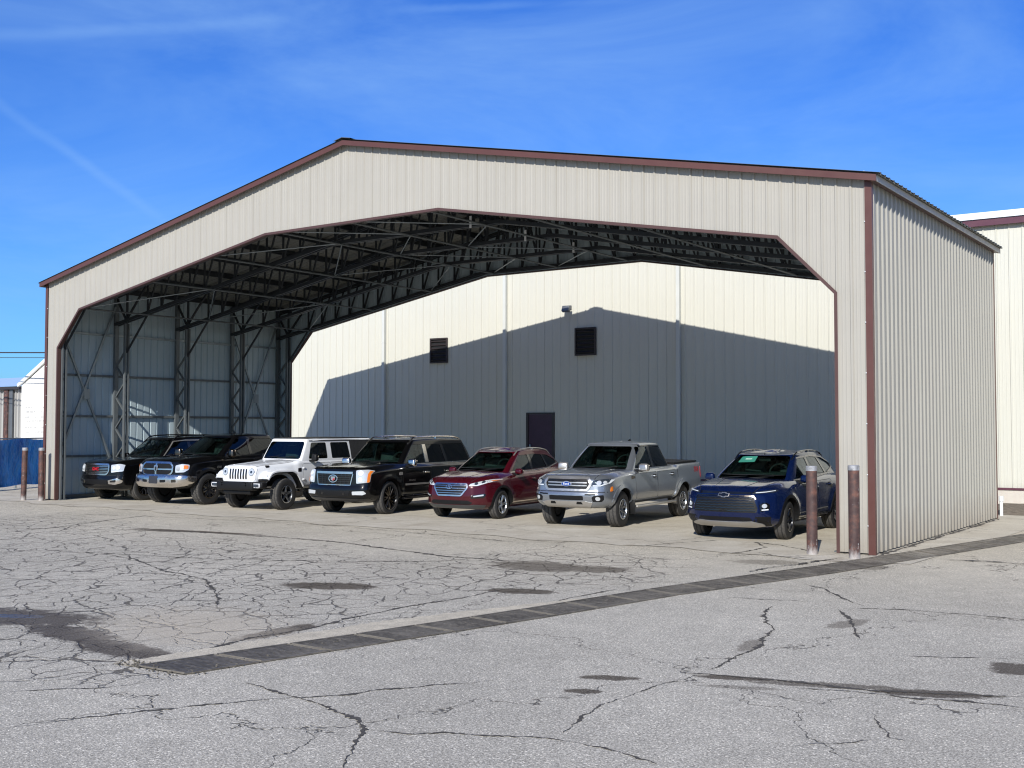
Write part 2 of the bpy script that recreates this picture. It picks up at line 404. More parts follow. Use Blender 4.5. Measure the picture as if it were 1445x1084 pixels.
def concrete_mat():
    m, nt, b = new_mat('worn_concrete_slab')
    geo = nt.nodes.new('ShaderNodeNewGeometry'); P = geo.outputs['Position']
    n1 = noise(nt, P, 1.1, 6, .62); n2 = noise(nt, P, 55, 4, .7); n3 = noise(nt, scaled(nt, P, (1, .35, 1)), 2.4, 5, .6)
    c = ramp(nt, [(.25, (.42, .37, .285)), (.55, (.52, .47, .375)), (.78, (.61, .56, .465))], n1.outputs[0]).outputs[0]
    c = mixc(nt, 1., c, ramp(nt, [(.3, .72), (.7, 1.22)], n2.outputs[0]).outputs[0], 'MULTIPLY')
    c = mixc(nt, math_n(nt, 'MULTIPLY', ramp(nt, [(.56, 0.), (.75, 1.)], n3.outputs[0]).outputs[0], .45), c, (.24, .18, .12))
    wv = noise(nt, P, 1.3, 4, .6); wv2 = nt.nodes.new('ShaderNodeVectorMath'); wv2.operation = 'MULTIPLY_ADD'
    nt.links.new(wv.outputs['Color'], wv2.inputs[0]); wv2.inputs[1].default_value = (.9,) * 3; nt.links.new(P, wv2.inputs[2])
    vo = nt.nodes.new('ShaderNodeTexVoronoi'); vo.feature = 'DISTANCE_TO_EDGE'; vo.voronoi_dimensions = '2D'
    vo.inputs['Scale'].default_value = .38; nt.links.new(wv2.outputs[0], vo.inputs['Vector'])
    ck = ramp(nt, [(.004, 1.), (.010, 0.)], vo.outputs['Distance'])
    c = mixc(nt, math_n(nt, 'MULTIPLY', ck.outputs[0], .45), c, (.10, .085, .07))
    nt.links.new(c, b.inputs['Base Color']); b.inputs['Roughness'].default_value = .85
    bp = nd(nt, 'ShaderNodeBump', i_Strength=.4, i_Distance=.006); nt.links.new(n2.outputs[0], bp.inputs['Height'])
    nt.links.new(bp.outputs[0], b.inputs['Normal'])
    return m
M['asphalt'] = asphalt_mat(); M['concrete'] = concrete_mat()
M['crack'] = surf_mat('crack_filler', (.075, .066, .055), .9, 0, .4, 20)

def ribbon_xy(mb, pts, w, z, mi=0, rough=.6, step=.022, taper=True):
    """jagged flat ribbon along a ground path"""
    out = []
    for (a, b) in zip(pts[:-1], pts[1:]):
        L = math.dist(a, b); k = max(1, int(L / step))
        for i in range(k): out.append((a[0] + (b[0] - a[0]) * i / k, a[1] + (b[1] - a[1]) * i / k))
    out.append(pts[-1]); n = len(out); vs = []
    jx = jy = 0.
    for i, p in enumerate(out):
        q, r_ = out[max(i - 1, 0)], out[min(i + 1, n - 1)]
        d = Vector((r_[0] - q[0], r_[1] - q[1])); d = d.normalized() if d.length else Vector((1, 0)); nn = Vector((-d.y, d.x))
        jx = jx * .86 + random.uniform(-1, 1) * .011
        e = min(1, i / 16 + .1, (n - 1 - i) / 16 + .1) if taper else 1
        gap = .22 + .85 * abs(math.sin(i * .21 + pts[0][0] * 7) * math.sin(i * .047 + pts[0][1] * 3))
        ww = w * e * gap * random.uniform(1 - rough, 1 + rough) / 2; w2 = ww * random.uniform(.3, 1.7)
        vs += [(p[0] + nn.x * (jx + ww), p[1] + nn.y * (jx + ww), z), (p[0] + nn.x * (jx - w2), p[1] + nn.y * (jx - w2), z)]
    mb.add(vs, [(2 * i, 2 * i + 1, 2 * i + 3, 2 * i + 2) for i in range(n - 1)], mi)

g = MB()
BIG = 1500.
g.add([(-BIG, -BIG, 0), (BIG, -BIG, 0), (BIG, BIG, 0), (-BIG, BIG, 0)], [(0, 1, 2, 3)])
CR = [
 (.034, [(-6.9, 4.0), (-6.73, 4.35), (-6.52, 4.8), (-6.35, 5.08), (-6.14, 5.37), (-5.93, 5.65), (-5.74, 5.88), (-5.61, 6.23), (-5.34, 6.61), (-5.06, 6.99)]),
 (.05, [(-6.58, 5.79), (-6.11, 5.71), (-5.89, 5.68), (-5.56, 5.6), (-5.19, 5.52), (-4.97, 5.36), (-4.79, 5.1), (-4.65, 4.88), (-4.51, 4.67)]),
 (.03, [(-4.92, 5.37), (-4.68, 5.43), (-4.46, 5.6), (-4.11, 5.77), (-3.84, 5.9), (-3.65, 5.89), (-3.42, 5.89), (-3.24, 5.83), (-3.0, 5.76)]),
 (.06, [(-7.83, 11.01), (-7.85, 10.03), (-7.94, 9.21), (-7.94, 8.38), (-7.87, 7.58), (-7.94, 6.98), (-7.86, 6.35), (-7.93, 6.08)]),
 (.07, [(-19.65, 11.32), (-19.71, 12.44), (-20.31, 14.01), (-20.77, 15.4)]),
 (.12, [(-18.02, 13.21), (-16.69, 13.46), (-15.03, 13.68), (-13.41, 13.72), (-11.95, 13.42), (-10.64, 13.16), (-9.41, 13.23)]),
 (.022, [(-7.82, 4.53), (-7.49, 4.89), (-7.29, 5.14), (-7.16, 5.52)]),
 (.07, [(-4.04, 8.03), (-3.73, 8.14), (-3.45, 8.19), (-3.2, 8.27), (-2.92, 8.28), (-2.67, 8.32), (-2.43, 8.4), (-2.09, 8.54), (-1.66, 8.76)]),
 (.05, [(-3.12, 8.07), (-2.76, 8.19), (-2.39, 8.25), (-1.93, 8.39), (-1.6, 8.41)]),
 (.05, [(-4.72, 11.6), (-4.63, 11.09), (-4.39, 10.61), (-4.17, 10.29), (-4.08, 9.8), (-3.95, 9.38), (-3.94, 8.82), (-3.91, 8.26)]),
 (.025, [(-3.95, 7.84), (-4.02, 7.22), (-4.04, 6.76), (-3.99, 6.44), (-3.86, 6.02)]),
 (.06, [(-4.07, 11.77), (-3.83, 11.4), (-3.59, 10.82), (-3.32, 10.23)]),
 (.045, [(-3.99, 11.98), (-3.51, 12.17), (-2.81, 12.26), (-2.32, 12.27), (-1.2, 12.3)]),
 (.02, [(-2.42, 7.68), (-2.27, 7.35), (-2.13, 7.14), (-1.9, 7.16)]),
 (.02, [(-2.56, 6.6), (-2.3, 6.87), (-2.15, 7.1)]),
 (.09, [(-4.31, 17.1), (-3.79, 17.21), (-3.24, 17.24), (-2.2, 17.3)]),
 (.04, [(-5.13, 13.52), (-4.73, 13.17), (-4.26, 12.55), (-3.88, 12.14)]),
 (.03, [(-5.43, 11.87), (-4.67, 12.09), (-4.28, 12.15)]),
 (.02, [(-2.93, 9.63), (-2.42, 9.91), (-1.93, 10.22)]),
 (.06, [(-7.45, 15.51), (-7.12, 16.22), (-7.08, 17.12), (-7.53, 17.76), (-7.02, 17.57), (-6.17, 16.9)]),
 (.07, [(-6.08, 14.09), (-6.03, 14.83), (-5.86, 15.2), (-5.77, 15.78), (-5.58, 16.46)]),
 (.05, [(-8.84, 15.92), (-8.63, 16.75), (-8.15, 17.82)]),
 (.06, [(-6.94, 16.35), (-6.41, 16.03), (-5.87, 16.08)]),
 (.05, [(-6.92, 9.73), (-6.81, 10.4), (-6.83, 10.87), (-6.75, 11.71)]),
 (.05, [(-16.2, 10.1), (-14.6, 10.5), (-13.0, 10.9), (-11.2, 11.9), (-10.2, 12.6)]),
 (.05, [(-14.6, 10.4), (-12.6, 9.6), (-11.5, 9.4), (-10.3, 8.6), (-9.6, 8.0)]),
 (.04, [(-22.5, 14.6), (-19.8, 15.3), (-16.5, 15.9), (-13.4, 15.7), (-10.6, 15.4)]),
]
for wd, pts in CR: ribbon_xy(g, pts, wd * .85, .0115 if max(q[1] for q in pts) > 15.7 else .004, 1)
for wd, pts in ((.10, [(XR + .07, YF - .02), (XR + .06, YF + 2.5), (XR + .075, YF + 5), (XR + .06, YB)]), (.07, [(XR - .55, YF - .05), (XR + .05, YF - .06)]), (.08, [(XL - .05, YF - .05), (XL + .55, YF - .05)])):
    ribbon_xy(g, pts, wd, .0115, 1)          # dirt gathered along the foot of the walls
tag(g.build('asphalt_lot', [M['asphalt'], M['crack']]), kind='structure')

# floor slab of the hangar and its apron
s_ = MB()
front = []
x = -32.0
while x < -4.6:
    front.append((x, 16.1 + .12 * math.sin(x * 1.3) + .10 * math.sin(x * 3.7 + 1) + random.uniform(-.04, .04))); x += .35
front.append((-4.55, 16.25))
right = [(-4.5, 17.5), (-4.35, 19.5), (-4.3, 22), (-4.2, 25.6), (-3.6, 26.4), (4, 26.4), (4, 28.6)]
poly = front + right + [(-32.0, 28.6)]
s_.add([(px, py, .008) for px, py in poly], [tuple(range(len(poly)))])
tag(s_.build('concrete_floor', M['concrete']), kind='structure')

# ------------------------------------------------------------------ trench drain
DB = [(-7.76, 5.64), (-7.22, 7.87), (-6.82, 9.7), (-6.35, 12.2), (-5.55, 15.3), (-4.84, 18.69), (-4.14, 22.06), (-3.1, 27.0)]
DF = [(-7.19, 5.68), (-6.77, 7.6), (-6.38, 9.3), (-5.92, 11.7), (-5.12, 14.6), (-4.42, 17.9), (-3.72, 21.2), (-2.6, 26.3)]
def along(path, t):
    d = [0.]
    for a, b in zip(path[:-1], path[1:]): d.append(d[-1] + math.dist(a, b))
    s = t * d[-1]
    return Vector((float(np.interp(s, d, [p[0] for p in path])), float(np.interp(s, d, [p[1] for p in path])), 0))
def grate_mat():
    m, nt, b = new_mat('worn_cast_iron')
    P = nt.nodes.new('ShaderNodeNewGeometry').outputs['Position']
    n = noise(nt, P, 14, 6, .7); nb = noise(nt, P, 1.4, 5, .7)
    c = ramp(nt, [(.3, (.075, .066, .054)), (.55, (.15, .132, .108)), (.75, (.33, .29, .225))], n.outputs[0])
    dst = ramp(nt, [(.45, 0.), (.72, .75)], nb.outputs[0])
    nt.links.new(mixc(nt, dst.outputs[0], c.outputs[0], (.34, .30, .245)), b.inputs['Base Color']); b.inputs['Roughness'].default_value = .5; b.inputs['Metallic'].default_value = .4
    return m
M['iron'] = grate_mat(); M['iron_dusty'] = surf_mat('dusty_iron_frame', (.18, .16, .13), .7, 0, .35, 9)
M['channel'] = surf_mat('drain_channel', (.04, .036, .03), .9)
M['kerb'] = surf_mat('pale_concrete_strip', (.54, .475, .36), .85, 0, .25, 5, .3, 0, None, .5, 0, .6)
drain = thing('trench_drain', 'long iron-grated trench drain running across the cracked asphalt', 'drain', (-7.5, 5.75, 0))
def rel(o, mb): 
    mb.v = [tuple(Vector(p) - o.location) for p in mb.v]; return mb
NS = 31
mb = MB()
for i in range(NS * 2):
    a0, a1 = along(DB, i / NS / 2), along(DB, (i + 1) / NS / 2); b0, b1 = along(DF, i / NS / 2), along(DF, (i + 1) / NS / 2)
    mb.add([a0 + Vector((0, 0, .0045)), a1 + Vector((0, 0, .0045)), b1 + Vector((0, 0, .0045)), b0 + Vector((0, 0, .0045))], [(0, 1, 2, 3)])
rel(drain, mb).build('channel', M['channel'], drain)
mb = MB()   # concrete strip behind the grates, ragged where it meets the asphalt
vs = []; n = 120
for i in range(n + 1):
    t = i / n * .26; a = along(DB, t); b = along(DF, t); d = (a - b).normalized()
    wv = (.24 + .30 * min(1, t * 5)) * (1 if t < .12 else max(.0, (.26 - t) / .14)) + random.uniform(-.025, .03) + .01
    vs += [a + d * .012 + Vector((0, 0, .0065)), a + d * max(.02, wv) + Vector((0, 0, .0065))]
mb.add(vs, [(2 * i, 2 * i + 1, 2 * i + 3, 2 * i + 2) for i in range(n)])
rel(drain, mb).build('concrete_strip', M['kerb'], drain)
for i in range(NS):
    t0, t1 = (i + .02) / NS, (i + .98) / NS
    A0, A1, B0, B1 = along(DB, t0), along(DB, t1), along(DF, t0), along(DF, t1)
    mb = MB()
    def pt(u, v): return (A0.lerp(A1, u)).lerp(B0.lerp(B1, u), v)
    H = .010
    tilt = random.uniform(-.002, .002)
    def bar(u0, v0, u1, v1, wd, z=H, mi=0):
        mb.beam(pt(u0, v0) + Vector((0, 0, z / 2 + .004)), pt(u1, v1) + Vector((0, 0, z / 2 + .004 + tilt)), wd, z, mi)
    for v in (.02, .98): bar(0, v, 1, v, .028, H + .001)
    for u in (.014, .986): bar(u, .03, u, .97, .013, H + .002, 1)
    for u in (.36, .66): bar(u, .03, u, .97, .022, H - .002)
    for k in range(1, 11): bar(.03, .02 + k * .96 / 11, .97, .02 + k * .96 / 11, .030, H - .003)
    rel(drain, mb).build('grate', [M['iron'], M['iron_dusty']], drain)

# ------------------------------------------------------------------ ribbed sheet walls
def rib_profile(L, pitch=.2286, start=.11, h=.019, minor=.004, flat=False):
    pts = [(0., 0.)]
    c = start; kk = 0
    prof = [(-.026, 0), (-.011, h), (.011, h), (.026, 0)]
    mn = [(-.012, 0), (-.005, minor), (.005, minor), (.012, 0)]
    while c < L + pitch:
        for d, o in prof: pts.append((c + d, o))
        kk += 1
        if kk % 4 == 0 and minor: pts += [(c + .0275, -.006), (c + .031, -.006), (c + .0325, 0)]      # side lap of a sheet
        if minor:
            for k in (1, 2):
                cc = c + .026 + (pitch - .052) * k / 3
                for d, o in mn: pts.append((cc + d, o))
        c += pitch
    pts = [p for p in pts if 0 <= p[0] <= L]
    if pts[-1][0] < L: pts.append((L, 0.))
    return pts
def sheet(mb, L, fn, zb, zt, s0=0., s1=None, breaks=(), mi=0, **kw):
    """ribbed sheet: fn(s, off, z) -> point; zb, zt: functions of s"""
    s1 = L if s1 is None else s1
    pr = rib_profile(L, **kw)
    ss = [p[0] for p in pr]; oo = [p[1] for p in pr]
    S = sorted({round(v, 5) for v in ss if s0 < v < s1} | {s0, s1} | {b for b in breaks if s0 < b < s1})
    vs = []
    for v in S:
        o = float(np.interp(v, ss, oo)); vs += [fn(v, o, zb(v)), fn(v, o, zt(v))]
    mb.add(vs, [(2 * i, 2 * i + 2, 2 * i + 3, 2 * i + 1) for i in range(len(S) - 1)], mi)

hangar = thing('steel_hangar', 'open-fronted beige steel hangar with brown trim sheltering a row of parked vehicles', 'hangar', (XM, YF, 0))
HL = hangar.location.copy()
def hb(mb, name, mats, smooth=None, label=None): return rel(hangar, mb).build(name, mats, hangar, smooth, label=label)

def gable_wall(name, y, sgn, label=None):
    """ribbed gable sheet with the arched opening; sgn: direction of the outer face (-1 = towards the camera)"""
    mb = MB()
    top = lambda s: roof_z(XL + s) - .035
    for layer, (off, mi) in enumerate(((0., 0), (.02, 1))):
        fn = lambda s, o, z: (XL + s, y + sgn * (o - off), z)
        sheet(mb, W, fn, lambda s: .03, top, 0, .55, (), mi)
        sheet(mb, W, fn, lambda s: .03, top, W - .55, W, (), mi)
        sheet(mb, W, fn, open_z, top, .55, W - .55, [p[0] for p in OPEN] + [W / 2], mi)
    return hb(mb, name, [M['beige'], M['liner']], 'keep', label)
gable_wall('front_wall', YF, -1)
gable_wall('rear_wall', YB, 1)
def side_wall(x, sgn, mat):
    mb = MB(); D = YB - YF
    top = lambda s: roof_z(x) - .03
    for off, mi in ((0., 0), (.02, 1)):
        sheet(mb, D, lambda s, o, z: (x + sgn * (o - off), YF + s, z), lambda s: .03, top, 0, D, (), mi, h=.028, minor=0)
    return hb(mb, 'side_wall', [mat, M['liner']], 'keep')
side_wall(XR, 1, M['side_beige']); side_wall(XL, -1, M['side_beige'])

# roof sheets: ribs run down the slope
def roof_half(sgn):
    mb = MB(); y0, y1 = YF - .165, YB + .15; L = y1 - y0
    xe = XM + sgn * (W / 2 + .19)
    for lift, mi in ((.03, 0), (.008, 1)):
        pr = rib_profile(L, h=.022)
        vs = []
        for s, o in pr:
            ze, zr = roof_z(xe) + o + lift, roof_z(XM) + o + lift
            vs += [(xe, y0 + s, ze), (XM, y0 + s, zr)]
        mb.add(vs, [(2 * i, 2 * i + 1, 2 * i + 3, 2 * i + 2) for i in range(len(pr) - 1)], mi)
    hb(mb, 'roof_sheet', [M['roof'], M['roof_under']], 'keep')
roof_half(-1); roof_half(1)
mb = MB()
zr = roof_z(XM) + .062
mb.add([(XM - .24, YF - .18, zr - .047), (XM, YF - .18, zr), (XM + .24, YF - .18, zr - .047), (XM - .24, YB + .16, zr - .047), (XM, YB + .16, zr), (XM + .24, YB + .16, zr - .047),
        (XM - .24, YF - .18, zr - .06), (XM, YF - .18, zr - .012), (XM + .24, YF - .18, zr - .06)], [(0, 1, 4, 3), (1, 2, 5, 4), (0, 6, 7, 1), (1, 7, 8, 2)])
hb(mb, 'ridge_cap', M['roof'])
# rake and eave trims
def rake(y0, y1):
    mb = MB()
    for sg in (-1, 1):
        xe = XM + sg * (W / 2 + .14)
        ze, zq = roof_z(xe), roof_z(XM)
        for (a, b) in ((y0, y1),):
            vs = []
            for (xx, zz) in ((xe, ze), (XM, zq)):
                for yy in (a, b):
                    vs += [(xx, yy, zz - .10), (xx, yy, zz + .004)]
            mb.add(vs, [(0, 1, 5, 4), (2, 6, 7, 3), (0, 4, 6, 2), (1, 3, 7, 5), (0, 2, 3, 1), (4, 5, 7, 6)])
    hb(mb, 'rake_trim', M['brown'])
rake(YF - .155, YF - .12); rake(YB + .10, YB + .135)
for sg in (-1, 1):      # boxed eave
    mb = MB(); xe = XM + sg * (W / 2 + .14); xw = XM + sg * W / 2; z = roof_z(xe)
    mb.box2((xe - sg * .012, YF - .119, z - .10), (xe, YB + .099, z + .0), 0)
    mb.box2((xw + sg * .027, YF - .119, z - .088), (xe - sg * .0125, YB + .099, z - .080), 1)
    hb(mb, 'eave_trim', [M['gutter'], M['brown_dark']])
# corner trims
for cx, cy, sx, sy in ((XL, YF, -1, -1), (XR, YF, 1, -1), (XR, YB, 1, 1), (XL, YB, -1, 1)):
    mb = MB(); t = roof_z(cx) - .04
    mb.box2((cx - sx * .075, cy + sy * .023, .0), (cx + sx * .034, cy + sy * .033, t))
    mb.box2((cx + sx * .026, cy + sy * .0228, .0), (cx + sx * .034, cy - sy * .045, t))
    o = hb(mb, 'corner_trim', M['brown'])
    if sy < 0:
        for k in range(8):
            sc = MB(); sc.rbox((cx - sx * .078, cy + sy * .036, .45 + k * .78), (.016, .012, .016), .003, 1)
            rel(hangar, sc).build('screw_head', M['white'], o)
# trims round the openings
def opening_trim(y, sgn):
    mb = MB(); n = len(OPEN)
    cen = Vector((W / 2, 2.5))
    for i in range(n - 1):
        a, b = Vector(OPEN[i]), Vector(OPEN[i + 1]); d = (b - a).normalized(); nn = Vector((-d.y, d.x))
        if nn.dot(cen - (a + b) / 2) < 0: nn = -nn
        a3 = a - d * (.0 if i == 0 else .012); b3 = b + d * (.0 if i == n - 2 else .012)
        def P(q, off, yy): return (XL + q.x + nn.x * off, yy, max(.012, q.y + nn.y * off))
        f0, f1 = y + sgn * .032, y - sgn * .07
        e = i * .0009
        vs = [P(a3, -.035, f0 + sgn * e), P(b3, -.035, f0 + sgn * e), P(b3, .014 + e, f0 + sgn * e), P(a3, .014 + e, f0 + sgn * e),
              P(a3, -.002, f1 + sgn * e), P(b3, -.002, f1 + sgn * e), P(b3, .014 + e, f1 + sgn * e), P(a3, .014 + e, f1 + sgn * e)]
        mb.add(vs, [(0, 1, 2, 3), (4, 7, 6, 5), (2, 6, 7, 3), (0, 4, 5, 1), (0, 3, 7, 4), (1, 5, 6, 2)])
    hb(mb, 'opening_trim', M['brown_dark'])
opening_trim(YF, -1); opening_trim(YB, 1)

# ------------------------------------------------------------------ steel frame inside
FY = [YF + .16, 19.12, 21.22, 23.32, YB - .16]
def chord_low(s):
    e = min(s, W - s)
    return (open_z(s) if e > 1.5 else 5.02 - .178 * (1.5 - e)) + .06
def chord_top(s): return roof_z(XL + s) - .19
for fi, y in enumerate(FY):
    mb = MB()
    br = [.10, 1.5, 8.56, W - 8.56, W - 1.5, W - .10]
    yo = .055
    for a, b in zip(br[:-1], br[1:]):         # bottom chord: a pair of angles
        for q in (-yo, yo):
            mb.beam((XL + a, y + q, chord_low(a) + .02), (XL + b, y + q, chord_low(b) + .02), .05, .085)
    for a, b in ((.08, W / 2), (W / 2, W - .08)):
        for q in (-yo, yo):
            mb.beam((XL + a, y + q, chord_top(a)), (XL + b, y + q, chord_top(b)), .05, .085)
    N = 32; prev = None
    for k in range(N + 1):
        s = 1.5 + (W - 3.0) * k / N
        low = Vector((XL + s, y, chord_low(s) + .03)); hi = Vector((XL + s, y, chord_top(s)))
        nx = 1.5 + (W - 3.0) * min(N, k + .62) / N
        mb.beam(low, hi, .04, .042)
        if k < N:
            mid = Vector((XL + nx, y, chord_top(nx)))
            if s < W / 2:
                mb.beam(low, mid, .036, .04)
            else:
                s2 = 1.5 + (W - 3.0) * (k + .38) / N
                mb.beam(Vector((XL + s2, y, chord_top(s2))), Vector((XL + 1.5 + (W - 3) * (k + 1) / N, y, chord_low(1.5 + (W - 3) * (k + 1) / N) + .03)), .036, .04)
    for m_ in (0, 1):                          # haunch webs down to the column heads
        f = (lambda s: s) if m_ == 0 else (lambda s: W - s)
        mb.beam((XL + f(.57), y, 4.04), (XL + f(1.5), y, 5.06), .04, .045)
        mb.beam((XL + f(.58), y, 4.1), (XL + f(.58), y, chord_top(f(.58))), .045, .05)
        mb.beam((XL + f(.58), y, 5.0), (XL + f(1.5), y, chord_top(f(1.5))), .045, .05)
        mb.beam((XL + f(.10), y, 5.6), (XL + f(.58), y, 4.9), .045, .05)
    hb(mb, 'roof_truss', M['truss'])
    for m_ in (0, 1):
        f = (lambda s: XL + s) if m_ == 0 else (lambda s: XR - s)
        mb = MB()
        mb.box2((f(.05), y - .06, .01), (f(.13), y + .06, roof_z(f(.1)) - .25))
        for q in (-.055, .055): mb.box2((f(.53), y + q - .02, .01), (f(.61), y + q + .02, 4.86))
        mb.box2((f(.50), y - .10, .009), (f(.64), y + .10, .03))
        n = 9
        for k in range(n):
            z0, z1 = .15 + k * .44, .15 + (k + 1) * .44
            a, b = (.12, .54) if k % 2 == 0 else (.54, .12)
            mb.beam((f(a), y, z0), (f(b), y, z1), .05, .035)
        hb(mb, 'lattice_column', M['steel'])
# wall girts, purlins, longitudinal struts, cross braces
for f, sg in ((XL, 1), (XR, -1)):
    for z in (1.15, 2.25, 3.38, 4.54):
        mb = MB(); mb.box2((f + sg * .024, YF + .03, z - .03), (f + sg * .085, YB - .03, z + .03)); hb(mb, 'wall_girt', M['steel_light'] if z > 4 else M['steel'])
    mb = MB(); mb.box2((f + sg * .024, YF + .03, .012), (f + sg * .10, YB - .03, .11)); hb(mb, 'base_angle', M['steel'])
    xi = f + sg * .10
    for (y0, y1) in ((FY[0] + .1, FY[1] - .08), (FY[3] + .08, FY[4] - .1)):
        mb = MB()
        mb.beam((xi, y0, .95), (xi + sg * .06, y1, 5.35), .05, .05)
        mb.beam((xi + sg * .052, y0, 4.75), (xi + sg * .01, y1, .9), .05, .05)
        ym = (y0 + y1) / 2
        mb.box2((xi + sg * .058, ym - .09, 2.72), (xi + sg * .066, ym + .09, 3.0))
        hb(mb, 'cross_brace', M['steel_light'])
for k in range(10):
    for sg in (-1, 1):
        xx = XM + sg * (.35 + k * 1.17)
        mb = MB(); z = roof_z(xx)
        mb.box2((xx - .03, YF + .03, z - .145), (xx + .03, YB - .03, z - .002))
        hb(mb, 'roof_purlin', M['truss'])
for s in (1.52, 4.3, 6.6, 8.9, W / 2, W - 8.9, W - 6.6, W - 4.3, W - 1.52):
    mb = MB(); mb.tube([(XL + s, FY[0], chord_low(s) - .03), (XL + s, FY[-1], chord_low(s) - .03)], .024, 8); hb(mb, 'bottom_strut', M['steel'], 40)
for a, b in ((1.52, 4.3), (6.6, 8.9), (8.9, W / 2), (W / 2, W - 8.9)):
    for i in range(0, 4, 1):
        mb = MB()
        if i % 2 == 0: p0, p1 = (a, FY[i]), (b, FY[i + 1])
        else: p0, p1 = (b, FY[i]), (a, FY[i + 1])
        mb.tube([(XL + p0[0], p0[1], chord_low(p0[0]) + .0), (XL + p1[0], p1[1], chord_low(p1[0]) + .0)], .014, 6)
        hb(mb, 'brace_rod', M['steel_light'], 40)
for y in FY[1:4]:
    mb = MB(); mb.box2((-14.63, y - .10, 6.29), (-14.58, y - .075, 6.55)); hb(mb, 'hanger_bracket', M['white'])

# ------------------------------------------------------------------ big pale building behind
BY = 29.35
PIV, ROT = -17.7, R(2.0)       # the building behind stands very slightly askew
shed = thing('metal_warehouse', 'long cream metal building with plum trim behind the open hangar', 'warehouse', (PIV + (-14 - PIV) * math.cos(ROT), BY + (-14 - PIV) * math.sin(ROT), 0), ROT)
def sb(mb, name, mats, parent=None, smooth=None):
    mb.v = [(p[0] + 14, p[1] - BY, p[2]) for p in mb.v]; o = mb.build(name, mats, shed, smooth)
    if parent is not None: o.parent = parent
    return o
BX0, BX1, BZ = -34.0, 16.0, 7.10
mb = MB(); L = BX1 - BX0
DX0, DX1, DZ = -20.12, -19.18, 2.40
fnb = lambda s, o, z: (BX0 + s, BY - o, z)
for a, b, z0 in ((0, DX0 - BX0, .42), (DX0 - BX0, DX1 - BX0, DZ), (DX1 - BX0, L, .42)):
    sheet(mb, L, fnb, lambda s, z0=z0: z0, lambda s: BZ, a, b, (), 0, pitch=.3048, start=.15, h=.022, minor=.004)
mb.add([(BX0, BY + .02, .4), (BX0, BY + 14, .4), (BX0, BY + 14, BZ), (BX0, BY + .02, BZ)], [(0, 1, 2, 3)])
mb.add([(BX1, BY + .02, .4), (BX1, BY + 14, .4), (BX1, BY + 14, BZ), (BX1, BY + .02, BZ)], [(0, 1, 2, 3)])
sb(mb, 'wall', M['cream'], None, 'keep')
mb = MB(); mb.box2((BX0, BY - .02, 0), (DX0 - .06, BY + .2, .40)); mb.box2((DX1 + .06, BY - .02, 0), (BX1, BY + .2, .40)); mb.box2((DX0 - .06, BY - .02, 0), (DX1 + .06, BY + .2, .30)); sb(mb, 'plinth', M['plinth'])
mb = MB(); mb.box2((BX0, BY - .045, .40), (DX0 - .06, BY - .021, .455)); mb.box2((DX1 + .06, BY - .045, .40), (BX1, BY - .021, .455)); sb(mb, 'base_trim', M['purple'])
mb = MB(); mb.box2((BX0 - .1, BY - .16, BZ - .05), (BX1 + .1, BY - .14, BZ + .11)); mb.box2((BX0 - .1, BY - .139, BZ - .03), (BX1 + .1, BY + .02, BZ - .015)); sb(mb, 'eave_fascia', M['purple'])
mb = MB(); mb.add([(BX0 - .1, BY - .2, BZ + .125), (BX1 + .1, BY - .2, BZ + .125), (BX1 + .1, BY + 14, BZ + 1.0), (BX0 - .1, BY + 14, BZ + 1.0), (BX0 - .1, BY - .2, BZ + .29), (BX1 + .1, BY - .2, BZ + .29), (BX1 + .1, BY + 14, BZ + 1.2), (BX0 - .1, BY + 14, BZ + 1.2)],
   [(0, 1, 5, 4), (4, 5, 6, 7), (0, 3, 2, 1), (0, 4, 7, 3), (1, 2, 6, 5), (3, 7, 6, 2)]); sb(mb, 'roof_edge', M['white_roof'])
for x in (-26.07, -20.97, -14.83, -8.6, -2.4, 3.8):
    mb = MB(); mb.box2((x - .055, BY - .125, .3), (x + .055, BY - .026, BZ - .05))
    for z in (1.6, 3.2, 4.9): mb.box2((x - .062, BY - .13, z), (x + .062, BY - .0255, z + .03))
    sb(mb, 'downspout', M['spout'])
def vent(x0, x1, z0, z1):
    mb = MB(); t = .05
    mb.box2((x0, BY - .07, z0), (x0 + t, BY - .02, z1)); mb.box2((x1 - t, BY - .07, z0), (x1, BY - .02, z1))
    mb.box2((x0 + t, BY - .07, z0), (x1 - t, BY - .02, z0 + t)); mb.box2((x0 + t, BY - .07, z1 - t), (x1 - t, BY - .02, z1))
    o = sb(mb, 'louver_vent', M['louver'])
    b_ = MB(); b_.box2((x0 + t, BY - .028, z0 + t), (x1 - t, BY - .024, z1 - t)); b2 = sb(b_, 'backing', M['black_gap'], o)
    n = 6; b3 = MB()
    for k in range(n):
        z = z0 + t + (z1 - z0 - 2 * t) * (k + .5) / n
        b3.box(((x0 + x1) / 2, BY - .052, z), (x1 - x0 - 2 * t - .004, .05, .012), 0, Matrix.Rotation(R(38), 3, 'X'))
    sb(b3, 'blade', M['louver'], o)
vent(-24.05, -23.32, 4.12, 4.97); vent(-18.36, -17.61, 4.18, 5.05)
mb = MB(); mb.box2((DX0 + .03, BY - .012, .305), (DX1 - .03, BY + .03, DZ - .03)); dr = sb(mb, 'door', M['door'])
mb = MB()
for xx in (DX0 - .055, DX1 - .03): mb.box2((xx, BY - .04, .305), (xx + .085, BY + .035, DZ + .02))
mb.box2((DX0 + .0305, BY - .05, DZ - .029), (DX1 - .0305, BY + .035, DZ + .02)); sb(mb, 'door_frame', M['louver'], dr)
mb = MB(); mb.rbox((DX0 + .11, BY - .05, 1.35), (.05, .06, .12), .01); sb(mb, 'handle', M['steel_light'], dr, 40)

